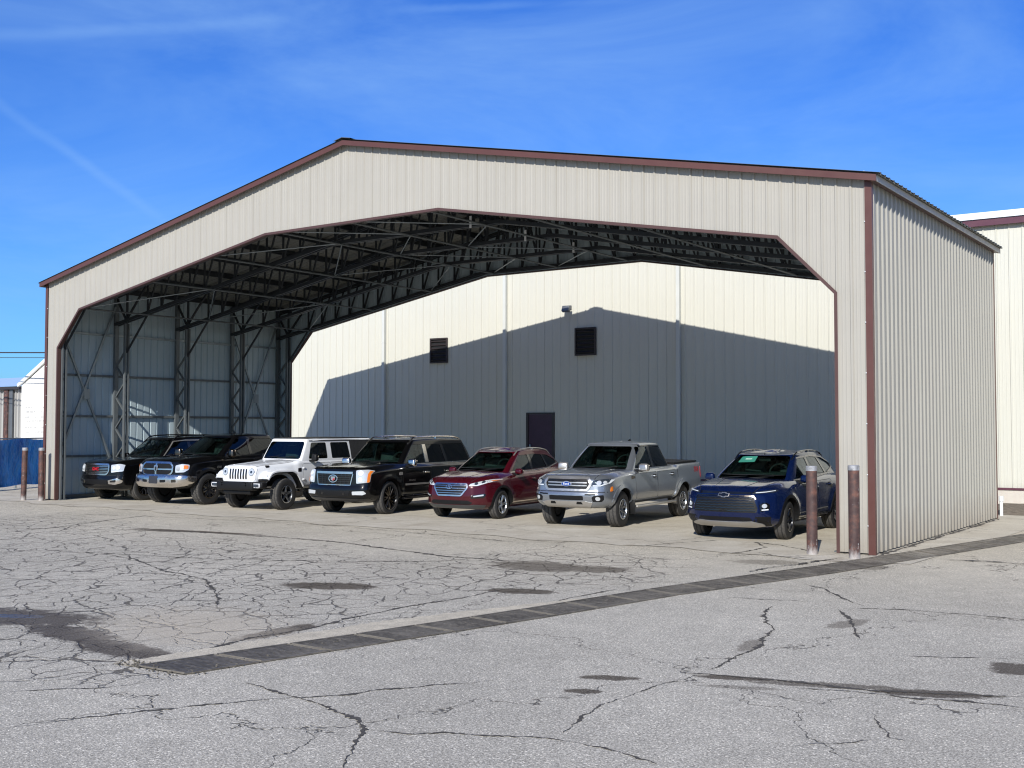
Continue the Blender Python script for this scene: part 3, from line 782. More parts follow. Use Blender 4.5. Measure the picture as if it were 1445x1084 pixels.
fl = thing('floodlight', 'small grey floodlight fixed high on the cream wall beside the shadow peak', 'floodlight', (-18.55, BY - .075, 5.66), ROT)
mb = MB(); mb.rbox((0, -.22, -.02), (.26, .12, .19), .02, 2, 0, Matrix.Rotation(R(-22), 3, 'X')); mb.build('housing', M['lamp_grey'], fl, 40)
mb = MB(); mb.rbox((0, -.285, -.05), (.21, .01, .13), .004, 1, 0, Matrix.Rotation(R(-22), 3, 'X')); mb.build('lens', M['lens_grey'], fl)
mb = MB(); mb.beam((0, .01, .05), (0, -.16, .02), .05, .04); mb.box((0, .005, .05), (.12, .02, .12)); mb.build('bracket', M['lamp_grey'], fl)

# ------------------------------------------------------------------ bollards
def bollard(x, y, h, r, label, tilt=0):
    t = thing('bollard', label, 'bollard', (x, y, 0), random.uniform(0, 6), 'steel bollards at the hangar corners')
    t.rotation_euler.x = tilt
    mb = MB(); mb.tube([(0, 0, 0), (0, 0, h - .07)], r, 24); mb.build('post', M['rust'], t, 40)
    mb = MB(); mb.lathe([(r + .003, h - .075), (r + .003, h - .01), (r - .006, h), (0.0001, h + .004)], 24); mb.build('cap', M['cap'], t, 40)
bollard(-6.13, 16.62, 1.36, .083, 'brown bollard in front of the dark blue SUV')
bollard(-5.42, 16.45, 1.39, .083, 'brown bollard against the right pier of the hangar front')
bollard(-27.62, 16.55, 1.40, .072, 'weathered bollard standing clear, left of the hangar corner', .02)
bollard(-27.08, 16.72, 1.40, .074, 'weathered bollard touching the left corner of the hangar')

# grit and broken asphalt washed up at the end of the drain
random.seed(21); mb = MB()
for i in range(150):
    u = random.random()**1.6; px, py = -7.95 + random.gauss(.0, .07) + .75 * u, 5.70 + random.gauss(0, .05) - .06 * u
    if i > 90: px, py = -7.2 + random.gauss(0, .05) + .1 * u, 5.75 + 1.9 * random.random()**1.5
    r_ = random.uniform(.005, .014)
    bm = bmesh.new(); bmesh.ops.create_icosphere(bm, subdivisions=1, radius=r_)
    for q in bm.verts: q.co *= random.uniform(.65, 1.25); q.co.z *= .7
    bm.verts.index_update(); mb.add([q.co + Vector((px, py, .006 + r_ * .4)) for q in bm.verts], [tuple(q.index for q in f.verts) for f in bm.faces]); bm.free()
tag(mb.build('loose_grit', surf_mat('loose_grit', (.13, .115, .09), .95, 0, .8, 30)), kind='stuff')

# ------------------------------------------------------------------ rough strip and pipe by the warehouse, right
mb = MB()
random.seed(3)
nx, ny = 40, 8; vs = []
for j in range(ny + 1):
    for i in range(nx + 1):
        xx = -5.9 + 12 * i / nx; yy = 26.6 + 2.4 * j / ny
        hh = .10 * min(1, j / 2) + random.uniform(0, .05) if 0 < j < ny else (.012 if j == 0 else .12)
        vs.append((xx, yy, hh))
mb.add(vs, [(j * (nx + 1) + i, j * (nx + 1) + i + 1, (j + 1) * (nx + 1) + i + 1, (j + 1) * (nx + 1) + i) for j in range(ny) for i in range(nx)])
M['dirt'] = surf_mat('gravelly_dirt', (.20, .165, .125), .95, 0, .5, 9, .8, 0, None, .3, 0, .7)
tag(mb.build('dirt_strip', M['dirt'], None, 60), kind='structure')
mb = MB(); mb.tube([(0, 0, 0), (0, 0, .34)], .035, 14); mb.tube([(0, 0, .33), (0, 0, .44)], .05, 14)
tag(mb.build('vent_pipe', M['white'], None, 40, (-5.40, 26.35, 0.0)), 'short white pipe standing behind the rear right hangar corner', 'pipe')

# ------------------------------------------------------------------ left background
fdir = Vector((-.44, .898, 0)); f0 = Vector((-30.28, 13.9, 0))
fence = thing('screened_fence', 'low fence covered in blue mesh screen left of the hangar', 'fence', f0)
mb = MB(); n = 80; vs = []
for i in range(n + 1):
    p = fdir * (i * .16); q = Vector((fdir.y, -fdir.x, 0))
    for k, z in enumerate((.10, .5, .9, 1.25, 1.56)):
        wv = .06 * math.sin(i * .9 + k) * (1 if 0 < k < 4 else .3) + .02 * math.sin(i * .37 + k * 2)
        vs.append(p + q * wv + Vector((0, 0, z + (.02 * math.sin(i * .5) if k in (0, 4) else 0))))
mb.add(vs, [(i * 5 + k, (i + 1) * 5 + k, (i + 1) * 5 + k + 1, i * 5 + k + 1) for i in range(n) for k in range(4)])
mb.build('mesh_screen', M['tarp'], fence, 80)
mb = MB(); q = Vector((fdir.y, -fdir.x, 0)) * -.09
mb.tube([q + Vector((0, 0, 1.58)), q + fdir * 12.8 + Vector((0, 0, 1.58))], .022, 8); mb.build('top_rail', M['steel'], fence, 40)
for i in range(5):
    mb = MB(); p = q + fdir * (i * 3.2); mb.tube([p, p + Vector((0, 0, 1.62))], .03, 8); mb.build('fence_post', M['steel_light'], fence, 40)

gb = thing('grey_shed', 'grey ribbed shed with pale blue roof beyond the blue fence', 'shed', (-64, 36, 0))
mb = MB(); X0, X1, Y0, ZE = -78., -60.4, 36., 4.15
sheet(mb, X1 - X0, lambda s, o, z: (X0 + s, Y0 - o * 2, z), lambda s: 0, lambda s: ZE, 0, X1 - X0, (), 0, pitch=.32, start=.1, h=.05, minor=0)
M['shed_grey'] = surf_mat('shed_grey_sheet', (.42, .41, .39), .5, 0, .08, .5, 0, .2)
M['shed_roof'] = surf_mat('pale_blue_roof', (.42, .56, .78), .5, 0, .05, 1)
rel(gb, mb).build('wall', M['shed_grey'], gb, 'keep')
mb = MB(); mb.add([(X0, Y0 - .3, ZE + .16), (X1 + .2, Y0 - .3, ZE + .16), (X1 + .2, Y0 + 6, ZE + 1.15), (X0, Y0 + 6, ZE + 1.15)], [(0, 1, 2, 3)])
rel(gb, mb).build('roof', M['shed_roof'], gb)
mb = MB(); mb.box2((X0, Y0 - .32, ZE - .02), (X1 + .2, Y0 - .12, ZE + .15)); rel(gb, mb).build('eave_gutter', M['louver'], gb)
mb = MB(); mb.box2((X1 - 1.55, Y0 - .22, 0), (X1 - 1.15, Y0 - .12, ZE - .03)); rel(gb, mb).build('downspout', M['rust'], gb)
mb = MB(); mb.box2((X1 - 1.14, Y0 - .15, 0), (X1 - .75, Y0 - .11, ZE - .03)); rel(gb, mb).build('corner_panel', M['lamp_grey'], gb)

def faded_mat():
    m, nt, b = new_mat('weathered_white_block')
    P = nt.nodes.new('ShaderNodeNewGeometry').outputs['Position']
    br = nt.nodes.new('ShaderNodeTexNoise'); nt.links.new(scaled(nt, P, (3.2, 1, 7.5)), br.inputs['Vector']); br.inputs['Scale'].default_value = 1.4; br.inputs['Detail'].default_value = 5
    n = noise(nt, P, .8, 5, .6)
    c = ramp(nt, [(.3, (.70, .68, .63)), (.7, (.80, .79, .75))], n.outputs[0]).outputs[0]
    nt.links.new(c, b.inputs['Base Color']); b.inputs['Roughness'].default_value = .8
    return m
wb = thing('white_gabled_building', 'white rendered building with sloping gable beyond the blue fence', 'building', (-54, 34, 0))
M['faded'] = faded_mat()
GX0, GX1, GY = -57.1, -43.0, 34.0
mb = MB(); gx = (GX0 + GX1) / 2
mb.prism([(GX0, 0), (GX1, 0), (GX1, 4.2), (gx, 7.75), (GX0, 4.2)], GY, GY + 10, 'y'); rel(wb, mb).build('wall', M['faded'], wb)
mb = MB()
for a, b in (((GX0 - .25, 4.13), (gx, 7.81)), ((gx, 7.81), (GX1 + .25, 4.13))):
    mb.beam((a[0], GY - .06, a[1] + .09), (b[0], GY - .06, b[1] + .09), .12, .17)
rel(wb, mb).build('rake_board', M['white'], wb)
mb = MB()
for sg, xe in ((-1, GX0 - .3), (1, GX1 + .3)):
    mb.add([(xe, GY - .12, 4.28), (gx, GY - .12, 8.0), (gx, GY + 10.1, 8.0), (xe, GY + 10.1, 4.28)], [(0, 1, 2, 3)])
rel(wb, mb).build('roof', M['shed_roof'], wb)
mb = MB(); mb.box2((GX0 + 1.5, GY + .4, 4.9), (GX0 + 2.3, GY + 1.2, 6.0)); rel(wb, mb).build('chimney', M['faded'], wb)
# the faded, no longer readable lettering on its gable: short broken grey strokes
mb = MB(); random.seed(11)
for row, (z, x0, x1) in enumerate(((2.95, .4, 3.2), (2.72, .5, 3.0), (2.42, .4, 2.7), (2.22, .6, 2.8), (1.86, .4, 2.5), (1.62, .5, 2.7), (1.2, .5, 2.3))):
    xx = x0
    while xx < x1:
        l = random.uniform(.08, .3)
        if random.random() < .75: mb.box2((GX0 + xx, GY - .006, z + random.uniform(0, .03)), (GX0 + xx + l, GY - .002, z + random.uniform(.05, .11)))
        xx += l + random.uniform(.03, .12)
M['faint'] = surf_mat('faded_grey_paint', (.50, .49, .47), .8, 0, .2, 3)
rel(wb, mb).build('faded_lettering', M['faint'], wb)

for z0, z1, r, lb in ((6.62, 4.86, .035, 'upper dark power line crossing the sky left of the hangar'), (6.30, 4.66, .018, 'lower thin power line crossing the sky left of the hangar')):
    mb = MB(); pts = []
    for i in range(25):
        t = i / 24; pts.append((-75 + 45 * t, 32, z0 + (z1 - z0) * t - .35 * 4 * t * (1 - t) * .0))
    mb.tube(pts, r, 6)
    tag(mb.build('power_line', M['louver'], None, 40), lb, 'power line', 'power lines')
# ================================================================== vehicles
def paint(name, col, metal=0., rough=.35, coat=1., dust=.10, flake=.0):
    m, nt, b = new_mat(name)
    v = coords(nt)
    n = noise(nt, v, 3.5, 5, .6)
    sep = nt.nodes.new('ShaderNodeSeparateXYZ'); nt.links.new(v, sep.inputs[0])
    low = ramp(nt, [(.30, 1.), (.85, 0.)], math_n(nt, 'MULTIPLY_ADD', n.outputs[0], .5, math_n(nt, 'ADD', sep.outputs[2], -.25)))
    f = math_n(nt, 'MULTIPLY', math_n(nt, 'MULTIPLY_ADD', low.outputs[0], .8, .12), dust)
    c = mixc(nt, f, col, (.30, .27, .23))
    if flake:
        n3 = noise(nt, v, 900, 1, .5)
        c = mixc(nt, flake, c, mixc(nt, 1., c, ramp(nt, [(.3, .5), (.7, 1.6)], n3.outputs[0]).outputs[0], 'MULTIPLY'))
    nt.links.new(c, b.inputs['Base Color'])
    b.inputs['Metallic'].default_value = metal; b.inputs['Roughness'].default_value = rough
    b.inputs['Coat Weight'].default_value = coat; b.inputs['Coat IOR'].default_value = 1.42; b.inputs['Specular IOR Level'].default_value = .12
    cr = ramp(nt, [(.3, .02), (.8, .10)], n.outputs[0]); nt.links.new(cr.outputs[0], b.inputs['Coat Roughness'])
    return m
def glass_mat(name, tint, refl=1.0):
    m = bpy.data.materials.new(name); m.use_nodes = True; nt = m.node_tree; nt.nodes.clear()
    out = nt.nodes.new('ShaderNodeOutputMaterial'); mix = nt.nodes.new('ShaderNodeMixShader')
    tr = nt.nodes.new('ShaderNodeBsdfTransparent'); tr.inputs[0].default_value = (*tint, 1)
    gl = nt.nodes.new('ShaderNodeBsdfGlossy'); gl.inputs['Roughness'].default_value = .015; gl.inputs['Color'].default_value = (.9, .95, 1, 1)
    lw = nt.nodes.new('ShaderNodeLayerWeight'); lw.inputs['Blend'].default_value = .5     # Schlick reflectance, same from both sides of the pane
    nt.links.new(math_n(nt, 'MULTIPLY_ADD', math_n(nt, 'POWER', lw.outputs['Facing'], 5.), .90, .05, clamp=True), mix.inputs[0]); nt.links.new(tr.outputs[0], mix.inputs[1]); nt.links.new(gl.outputs[0], mix.inputs[2])
    nt.links.new(mix.outputs[0], out.inputs[0])
    return m
def simple(name, col, rough=.4, metal=0., coat=0., spec=.5):
    return surf_mat(name, col, rough, metal, .06, 6, 0, 0, None, spec, coat)
M['glass'] = glass_mat('windscreen_glass', (.55, .68, .64)); M['glass_dark'] = glass_mat('privacy_glass', (.035, .04, .045)); M['glass_mid'] = glass_mat('side_glass', (.30, .36, .36))
M['plastic'] = simple('black_plastic', (.008, .008, .0085), .5, 0, 0, .25); M['gloss_black'] = simple('gloss_black_trim', (.006, .006, .007), .12, 0, .6)
M['chrome'] = simple('chrome', (.74, .69, .63), .20, 1.); M['satin'] = simple('satin_silver', (.52, .50, .47), .34, .8); M['dark_chrome'] = simple('dark_chrome', (.13, .11, .09), .22, 1.)
M['rubber'] = surf_mat('tyre_rubber', (.020, .0195, .0195), .75, 0, .25, 12, .2); M['tread'] = surf_mat('dusty_tread_rubber', (.075, .07, .064), .9, 0, .45, 25, .3); M['rim_black'] = simple('black_alloy', (.010, .010, .012), .22, .2, .6)
M['rim_silver'] = simple('bright_alloy', (.55, .57, .60), .22, .95); M['rim_grey'] = simple('grey_alloy', (.22, .23, .25), .25, .9)
M['hub_dark'] = simple('brake_hub', (.02, .02, .022), .6, .3)
M['lamp'] = simple('headlamp_lens', (.60, .62, .63), .12, .3, .8); M['lamp_dark'] = simple('smoked_headlamp', (.035, .045, .06), .06, .2, 1.)
M['drl'] = simple('lamp_strip', (.66, .69, .72), .2, 0, .5); M['amber'] = simple('amber_lens', (.75, .20, .02), .15, 0, .8); M['red'] = simple('red_lens', (.45, .01, .012), .15, 0, .8)
M['interior'] = simple('dark_cabin_trim', (.04, .04, .042), .7); M['seat'] = simple('grey_seat_cloth', (.10, .10, .105), .75)
M['badge_red'] = simple('red_badge', (.42, .012, .02), .3); M['badge_blue'] = simple('blue_badge', (.01, .04, .22), .25, 0, .8); M['badge_white'] = simple('white_badge', (.8, .82, .84), .3)
M['sticker'] = simple('green_windscreen_label', (.035, .21, .15), .5); M['plate'] = simple('dark_plate_holder', (.03, .03, .035), .4)
M['label_white'] = simple('paper_label', (.40, .58, .48), .6)

def pchip(tab, x):
    xs = np.array([p[0] for p in tab], float); ys = np.array([p[1] for p in tab], float); x = np.clip(np.asarray(x, float), xs[0], xs[-1])
    if len(xs) == 1: return np.full_like(x, ys[0])
    h = np.diff(xs); d = np.diff(ys) / h; m = np.zeros(len(xs)); m[0], m[-1] = d[0], d[-1]
    for i in range(1, len(xs) - 1):
        if d[i - 1] * d[i] > 0:
            w1, w2 = 2 * h[i] + h[i - 1], h[i] + 2 * h[i - 1]; m[i] = (w1 + w2) / (w1 / d[i - 1] + w2 / d[i])
    i = np.clip(np.searchsorted(xs, x) - 1, 0, len(xs) - 2); t = (x - xs[i]) / h[i]
    return (2 * t**3 - 3 * t**2 + 1) * ys[i] + (t**3 - 2 * t**2 + t) * h[i] * m[i] + (-2 * t**3 + 3 * t**2) * ys[i + 1] + (t**3 - t**2) * h[i] * m[i + 1]

def fillet(pts, rad, segs, nb=5):
    P = [Vector(p) for p in pts]; out = []
    trim = [0.] * len(P)
    for i in range(1, len(P) - 1):
        trim[i] = min(rad[i], .48 * (P[i] - P[i - 1]).length, .48 * (P[i + 1] - P[i]).length)
    for i in range(len(P) - 1):
        d = (P[i + 1] - P[i]); L = d.length; d = d / L if L > 1e-9 else d
        a = P[i] + d * trim[i]; b = P[i + 1] - d * trim[i + 1]
        for k in range(segs[i]): out.append(a.lerp(b, k / segs[i]))
        if i + 1 < len(P) - 1:
            nd_ = (P[i + 2] - P[i + 1]); ln = nd_.length; nd_ = nd_ / ln if ln > 1e-9 else nd_
            c0, c1, c2 = b, P[i + 1], P[i + 1] + nd_ * trim[i + 1]
            for k in range(nb):
                t = k / nb; out.append(c0 * (1 - t)**2 + c1 * 2 * t * (1 - t) + c2 * t * t)
        else: out.append(b)
    return out
def round_poly(poly, r=.04, n=4):
    P = [Vector(p[:2]) for p in poly]; m = len(P); out = []
    for i in range(m):
        ri = poly[i][2] if len(poly[i]) > 2 else r
        a, b, c = P[i - 1], P[i], P[(i + 1) % m]
        ta = min(ri, .45 * (b - a).length); tc = min(ri, .45 * (c - b).length)
        p0 = b + (a - b).normalized() * ta; p2 = b + (c - b).normalized() * tc
        if ri < 1e-4: out.append(b); continue
        for k in range(n + 1):
            t = k / n; out.append(p0 * (1 - t)**2 + b * 2 * t * (1 - t) + p2 * t * t)
    return [(p.x, p.y) for p in out]
def grow(poly, d):
    m = len(poly); A = sum(poly[i][0] * poly[(i + 1) % m][1] - poly[(i + 1) % m][0] * poly[i][1] for i in range(m))
    sg = 1 if A > 0 else -1; out = []
    for i in range(m):
        a, b, c = Vector(poly[i - 1]), Vector(poly[i]), Vector(poly[(i + 1) % m])
        t = ((b - a).normalized() + (c - b).normalized())
        t = t.normalized() if t.length > 1e-6 else (b - a).normalized()
        out.append((b.x + t.y * d * sg, b.y - t.x * d * sg))
    return out
def inside(p, poly):
    x, y = p; c = False; m = len(poly)
    for i in range(m):
        (x1, y1), (x2, y2) = poly[i], poly[i - 1]
        if (y1 > y) != (y2 > y) and x < (x2 - x1) * (y - y1) / (y2 - y1) + x1: c = not c
    return c

def loft_body(c):
    L, Wd = c['L'], c['W'] / 2
    st = np.unique(np.round(np.concatenate([[0, .015, .035, .06, .09, .13, .18, .24, .30, .37], np.linspace(.44, L - .44, 66), L - np.array([0, .015, .04, .07, .11, .16, .22, .29, .36])]), 4))
    cu = {k: pchip(c[k], st) for k in ('hw', 'zb', 'zsh', 'hi', 'zt')}
    crown = c.get('crown', .02); tum = c.get('tum', .03); rs, rt = c.get('rs', .06), c.get('rt', .10)
    def warpF(s, t, z):
        LF, LR = c.get('lf', .75), c.get('lr', .6)
        g = max(0, 1 - s / LF)**2; k = max(0, 1 - (L - s) / LR)**2
        if g > 0: s = s + g * (float(np.interp(z, [q[0] for q in c['ff']], [q[1] for q in c['ff']])) + c['fk'] * (abs(t) / Wd)**2.2)
        if k > 0: s = s - k * (float(np.interp(z, [q[0] for q in c['rf']], [q[1] for q in c['rf']])) + c['rk'] * (abs(t) / Wd)**2.2)
        return s
    secs = []
    for i, s in enumerate(st):
        hw, zb, zsh, hi, zt = (cu[k][i] for k in ('hw', 'zb', 'zsh', 'hi', 'zt'))
        zm = zb + c.get('zm', .45) * (zsh - zb)
        pts = [(0, zb), (hw * .80, zb), (hw * .97, zb + .09), (hw, zm), (hw - tum, zsh), (hi, zt), (0, zt + crown)]
        h = fillet(pts, [0, .05, .10, .30, rs, rt, 0], [3, 2, 3, 6, 3, 7])
        sec = []
        for p in h:
            t, z = p
            for ax in c['axles']:                 # fenders swell round the wheel openings
                d = math.hypot(s - ax, z - c['R']) - (c['R'] + .06)
                if t > hw * .8: t += c.get('flare', .02) * math.exp(-(d / .10)**2) * min(1, max(0, (c.get('flz', 1.1) - z) / .15))
            sec.append((t, z))
        secs.append(sec)
    m = len(secs[0]); vs = []; n = 2 * m - 2
    def loop(sec): return sec + [(-t, z) for t, z in reversed(sec[1:-1])]
    for i, s in enumerate(st):
        vs += [(t, warpF(s, t, z) - L / 2, z) for t, z in loop(secs[i])]
    fs = []
    for i in range(len(st) - 1):
        for k in range(n):
            fs.append((i * n + k, i * n + (k + 1) % n, (i + 1) * n + (k + 1) % n, (i + 1) * n + k))
    for end in (0, len(st) - 1):                  # rounded caps
        base = end * n; lp = loop(secs[end]); zc = (lp[0][1] + lp[m - 1][1]) / 2; prev = [base + k for k in range(n)]
        for q in (.88, .72, .5, .28, .1):
            cur = []
            for (t, z) in lp:
                t2, z2 = t * q, zc + (z - zc) * q
                vs.append((t2, warpF(st[end], t2, z2) - L / 2, z2)); cur.append(len(vs) - 1)
            for k in range(n): fs.append((prev[k], cur[k], cur[(k + 1) % n], prev[(k + 1) % n]) if end == 0 else (prev[k], prev[(k + 1) % n], cur[(k + 1) % n], cur[k]))
            prev = cur
        fs.append(tuple(prev) if end else tuple(reversed(prev)))
    return vs, fs

def loft_cab(g, L, d=0.):
    """greenhouse shell; d insets it for the inner skin"""
    zb, zr = g['zb'] + d * .3, g['zr'] - d; sA, sB, sC, sD = g['sA'] + d * 1.7, g['sB'] + d * 1.4, g['sC'] - d * 1.2, g['sD'] - d * 1.4
    hwb, hwr = g['hwb'] - d, g['hwr'] - d; re = g.get('re', .06); crown = g.get('crown', .035); rf, rr = g.get('rf', .16), g.get('rr', .14)
    bf, br = g.get('bf', -.13), g.get('br', .06); arc = g.get('arc', .03); tp = g.get('tp', .05); sm = g.get('sm', (sB + sC) / 2)
    cf, crr = g.get('cf', -.03), g.get('cr', .03)
    def ring(w, z, ins=0., sc=1.):
        sf = sA + (sB - sA) * w + cf * 4 * w * (1 - w) + ins; sr = sD + (sC - sD) * w + crr * 4 * w * (1 - w) - ins
        hw = hwb + (hwr - hwb) * w**1.2 - ins
        half = []
        a, b = min(rf, hw * .5), min(rr, hw * .5)
        for k in range(7): half.append((sf, (hw - a) * k / 6))
        for k in range(1, 5):
            t = k / 5; half.append((sf * (1 - t)**2 + sf * 2 * t * (1 - t) + (sf + a) * t * t, (hw - a) * (1 - t)**2 + hw * 2 * t * (1 - t) + hw * t * t))
        for k in range(17): half.append((sf + a + (sr - sf - a - b) * k / 16, hw))
        for k in range(1, 5):
            t = k / 5; half.append(((sr - b) * (1 - t)**2 + sr * 2 * t * (1 - t) + sr * t * t, hw * (1 - t)**2 + hw * 2 * t * (1 - t) + (hw - b) * t * t))
        for k in range(7): half.append((sr, (hw - b) * (1 - k / 6)))
        full = half + [(s, -t) for s, t in reversed(half[1:-1])]
        out = []
        for s, t in full:
            u = (s - sf) / max(.1, sr - sf)
            q = (abs(t) / hw)**2
            s2 = s - bf * -1 * 0 + (-bf) * q * max(0, 1 - u / .35) + (-br) * q * max(0, 1 - (1 - u) / .35)
            t2 = t * (1 - tp * u * u - .03 * (1 - u)**4)
            zz = z - w * w * arc * ((s2 - sm) / max(.5, (sr - sf) / 2))**2
            out.append((s2, t2, zz))
        if sc != 1.:
            cs = (sf + sr) / 2; out = [(cs + (s - cs) * (1 - (1 - sc) * .8), t * sc, zz + crown * (1 - sc * sc)) for s, t, zz in out]
        return out
    rows = [ring(w, zb + (zr - re * .7 - zb) * w) for w in np.linspace(0, 1, 10)]
    for a in (25, 50, 75, 90):
        a = R(a); rows.append(ring(1, zr - re * .7 + re * .7 * math.sin(a), re * (1 - math.cos(a))))
    for sc in (.92, .78, .6, .4, .2, .04): rows.append(ring(1, zr, re, sc))
    n = len(rows[0]); vs = [(t, s - L / 2, z) for r_ in rows for s, t, z in r_]; fs = []
    for i in range(len(rows) - 1):
        for k in range(n): fs.append((i * n + k, i * n + (k + 1) % n, (i + 1) * n + (k + 1) % n, (i + 1) * n + k))
    fs.append(tuple(reversed(range(n)))); fs.append(tuple(range((len(rows) - 1) * n, len(rows) * n)))
    return vs, fs

def tmp_obj(vs, fs, mats, mi=None):
    me = bpy.data.meshes.new('work'); me.from_pydata([tuple(v) for v in vs], [], fs)
    for m_ in mats: me.materials.append(m_)
    if mi is not None: me.polygons.foreach_set('material_index', mi)
    bm = bmesh.new(); bm.from_mesh(me); bmesh.ops.recalc_face_normals(bm, faces=bm.faces); bm.to_mesh(me); bm.free()
    o = bpy.data.objects.new('work', me); COL.objects.link(o); return o
def boolean_cut(o, cutters):
    for cu in cutters:
        md = o.modifiers.new('cut', 'BOOLEAN'); md.operation = 'DIFFERENCE'; md.solver = 'EXACT'; md.object = cu
        dg = bpy.context.evaluated_depsgraph_get(); dg.update()
        me = bpy.data.meshes.new_from_object(o.evaluated_get(dg)); o.modifiers.clear()
        old = o.data; o.data = me; bpy.data.meshes.remove(old)
    for cu in cutters:
        d = cu.data; bpy.data.objects.remove(cu); bpy.data.meshes.remove(d)
    me = o.data; bpy.data.objects.remove(o); return me

VS = .91
class Vehicle:
    def __init__(s, name, label, cat, c, paint_mat, loc, rz, group='vehicles parked in a row inside the hangar'):
        s.c = c; s.L = c['L']; s.paint = paint_mat
        s.root = thing(name, label, cat, (loc[0], loc[1], c.get('floor', .008)), rz, group); s.root.scale = (VS, VS, VS)
        vb, fb = loft_body(c)
        trees_v, trees_f = list(vb), list(fb)
        s.gh = c.get('cab')
        if s.gh:
            vg, fg = loft_cab(s.gh, s.L); o = len(trees_v); trees_v += vg; trees_f += [tuple(i + o for i in f) for f in fg]
            s.bvg = BVHTree.FromPolygons(vg, fg)
        s.bvh = BVHTree.FromPolygons(trees_v, trees_f); s.bvb = BVHTree.FromPolygons(vb, fb)
        bo = tmp_obj(vb, fb, [paint_mat, M['plastic']])
        cut = []
        for ax in c['axles']:
            for sg in (-1, 1):
                mb = MB(); rr = c['R'] + c.get('gap', .06); n = 40
                poly = [(ax - s.L / 2 + rr * math.cos(2 * math.pi * k / n), c['R'] + c.get('lift', .0) + rr * math.sin(2 * math.pi * k / n)) for k in range(n)]
                mb.prism(poly, sg * (c['W'] / 2 - c.get('well', .36)), sg * (c['W'] / 2 + .2), 'x')
                cut.append(tmp_obj(mb.v, mb.f, [paint_mat, M['plastic']], [1] * len(mb.f)))
        me = boolean_cut(bo, cut)
        s.body = s._link('body', me, 40)
        if s.gh:
            vi, fi = loft_cab(s.gh, s.L, .035)
            nv = len(vg); go = tmp_obj(vg + vi, fg + [tuple(i + nv for i in reversed(f)) for f in fi], [c.get('roof_mat', paint_mat), M['interior']], [0] * len(fg) + [1] * len(fi))
            # orient: outer outwards, inner inwards
            me0 = go.data; bm = bmesh.new(); bm.from_mesh(me0)
            bm.faces.ensure_lookup_table(); bmesh.ops.recalc_face_normals(bm, faces=bm.faces[:len(fg)]); inner = bm.faces[len(fg):]
            bmesh.ops.recalc_face_normals(bm, faces=inner); bmesh.ops.reverse_faces(bm, faces=inner); bm.to_mesh(me0); bm.free()
            cut = []; g = s.gh
            y = lambda q: q - s.L / 2
            for w_ in g['side']:
                pl = round_poly(w_, g.get('wr', .05)); mb = MB(); mb.prism([(y(a), b) for a, b in pl], -1.6, 1.6, 'x'); cut.append(tmp_obj(mb.v, mb.f, [M['gloss_black']] * 2, [1] * len(mb.f)))
            pl = round_poly(g['front'] + [(-a, *r_) for a, *r_ in reversed(g['front'])], .07); mb = MB(); mb.prism(pl, y(g['sA'] - .6), y(g['sB'] + .5), 'y'); cut.append(tmp_obj(mb.v, mb.f, [M['gloss_black']] * 2, [1] * len(mb.f)))
            pf = pl
            if g.get('back'):
                pl = round_poly(g['back'] + [(-a, *r_) for a, *r_ in reversed(g['back'])], .06); mb = MB(); mb.prism(pl, y(g['sC'] - .5), y(g['sD'] + .6), 'y'); cut.append(tmp_obj(mb.v, mb.f, [M['gloss_black']] * 2, [1] * len(mb.f)))
                s.patch('rear_window', 'r', pl, -.012, c.get('rear_glass', M['glass_dark']), th=.004, grow_by=.014, bvh=s.bvg, rnd=0, res=.06)
            me = boolean_cut(go, cut)
            s.roof = s._link('roof', me, 40)
            s.patch('windscreen', 'f', pf, -.012, M['glass'], th=.004, grow_by=.014, bvh=s.bvg, rnd=0, res=.05)
            s.interior(g)
    def _link(s, name, me, smooth, parent=None):
        me.name = name
        me.polygons.foreach_set('use_smooth', [True] * len(me.polygons)); me.set_sharp_from_angle(angle=R(smooth))
        o = bpy.data.objects.new(name, me); COL.objects.link(o); o.parent = parent or s.root; return o
    def cast(s, view, a, b, bvh):
        L = s.L
        if view == 'f': o, d = (a, -6 - 0, b), (0, 1, 0)
        elif view == 'r': o, d = (a, 6, b), (0, -1, 0)
        elif view == 'l': o, d = (3, a - L / 2, b), (-1, 0, 0)
        elif view == 'R': o, d = (-3, a - L / 2, b), (1, 0, 0)
        else: o, d = (a, b - L / 2, 4), (0, 0, -1)
        p, n, i, _ = bvh.ray_cast(Vector(o), Vector(d))
        if p is None:
            e = {'f': (a, -L / 2, b), 'r': (a, L / 2, b), 'l': (.9, a - L / 2, b), 'R': (-.9, a - L / 2, b), 't': (a, b - L / 2, 1.2)}[view]
            p, n, i, _ = bvh.find_nearest(Vector(e))
        if n.dot(Vector(d)) > 0: n = -n
        return p, n
    def patch(s, name, view, poly, off, mat, th=.012, res=.045, rnd=.02, grow_by=0., bvh=None, parent=None, both=False, label=None, smooth=50):
        """polygon laid on the body, offset by off along its normal and given a thickness"""
        if both:
            if view in 'lR':
                return [s.patch(name, v, poly, off, mat, th, res, rnd, grow_by, bvh, parent, False, label, smooth) for v in 'lR']
            return [s.patch(name, view, pl, off, mat, th, res, rnd, grow_by, bvh, parent, False, label, smooth) for pl in (poly, [(-q[0], *q[1:]) for q in reversed(poly)])]
        bvh = bvh or s.bvh
        pl = round_poly(poly, rnd) if rnd else [tuple(p[:2]) for p in poly]
        if grow_by: pl = grow(pl, grow_by)
        bd = []
        for i in range(len(pl)):
            a, b = Vector(pl[i]), Vector(pl[(i + 1) % len(pl)]); k = max(1, int((b - a).length / res))
            for j in range(k): bd.append(a.lerp(b, j / k))
        xs = [p.x for p in bd]; ys = [p.y for p in bd]; inner = []
        x = min(xs) + res * .5
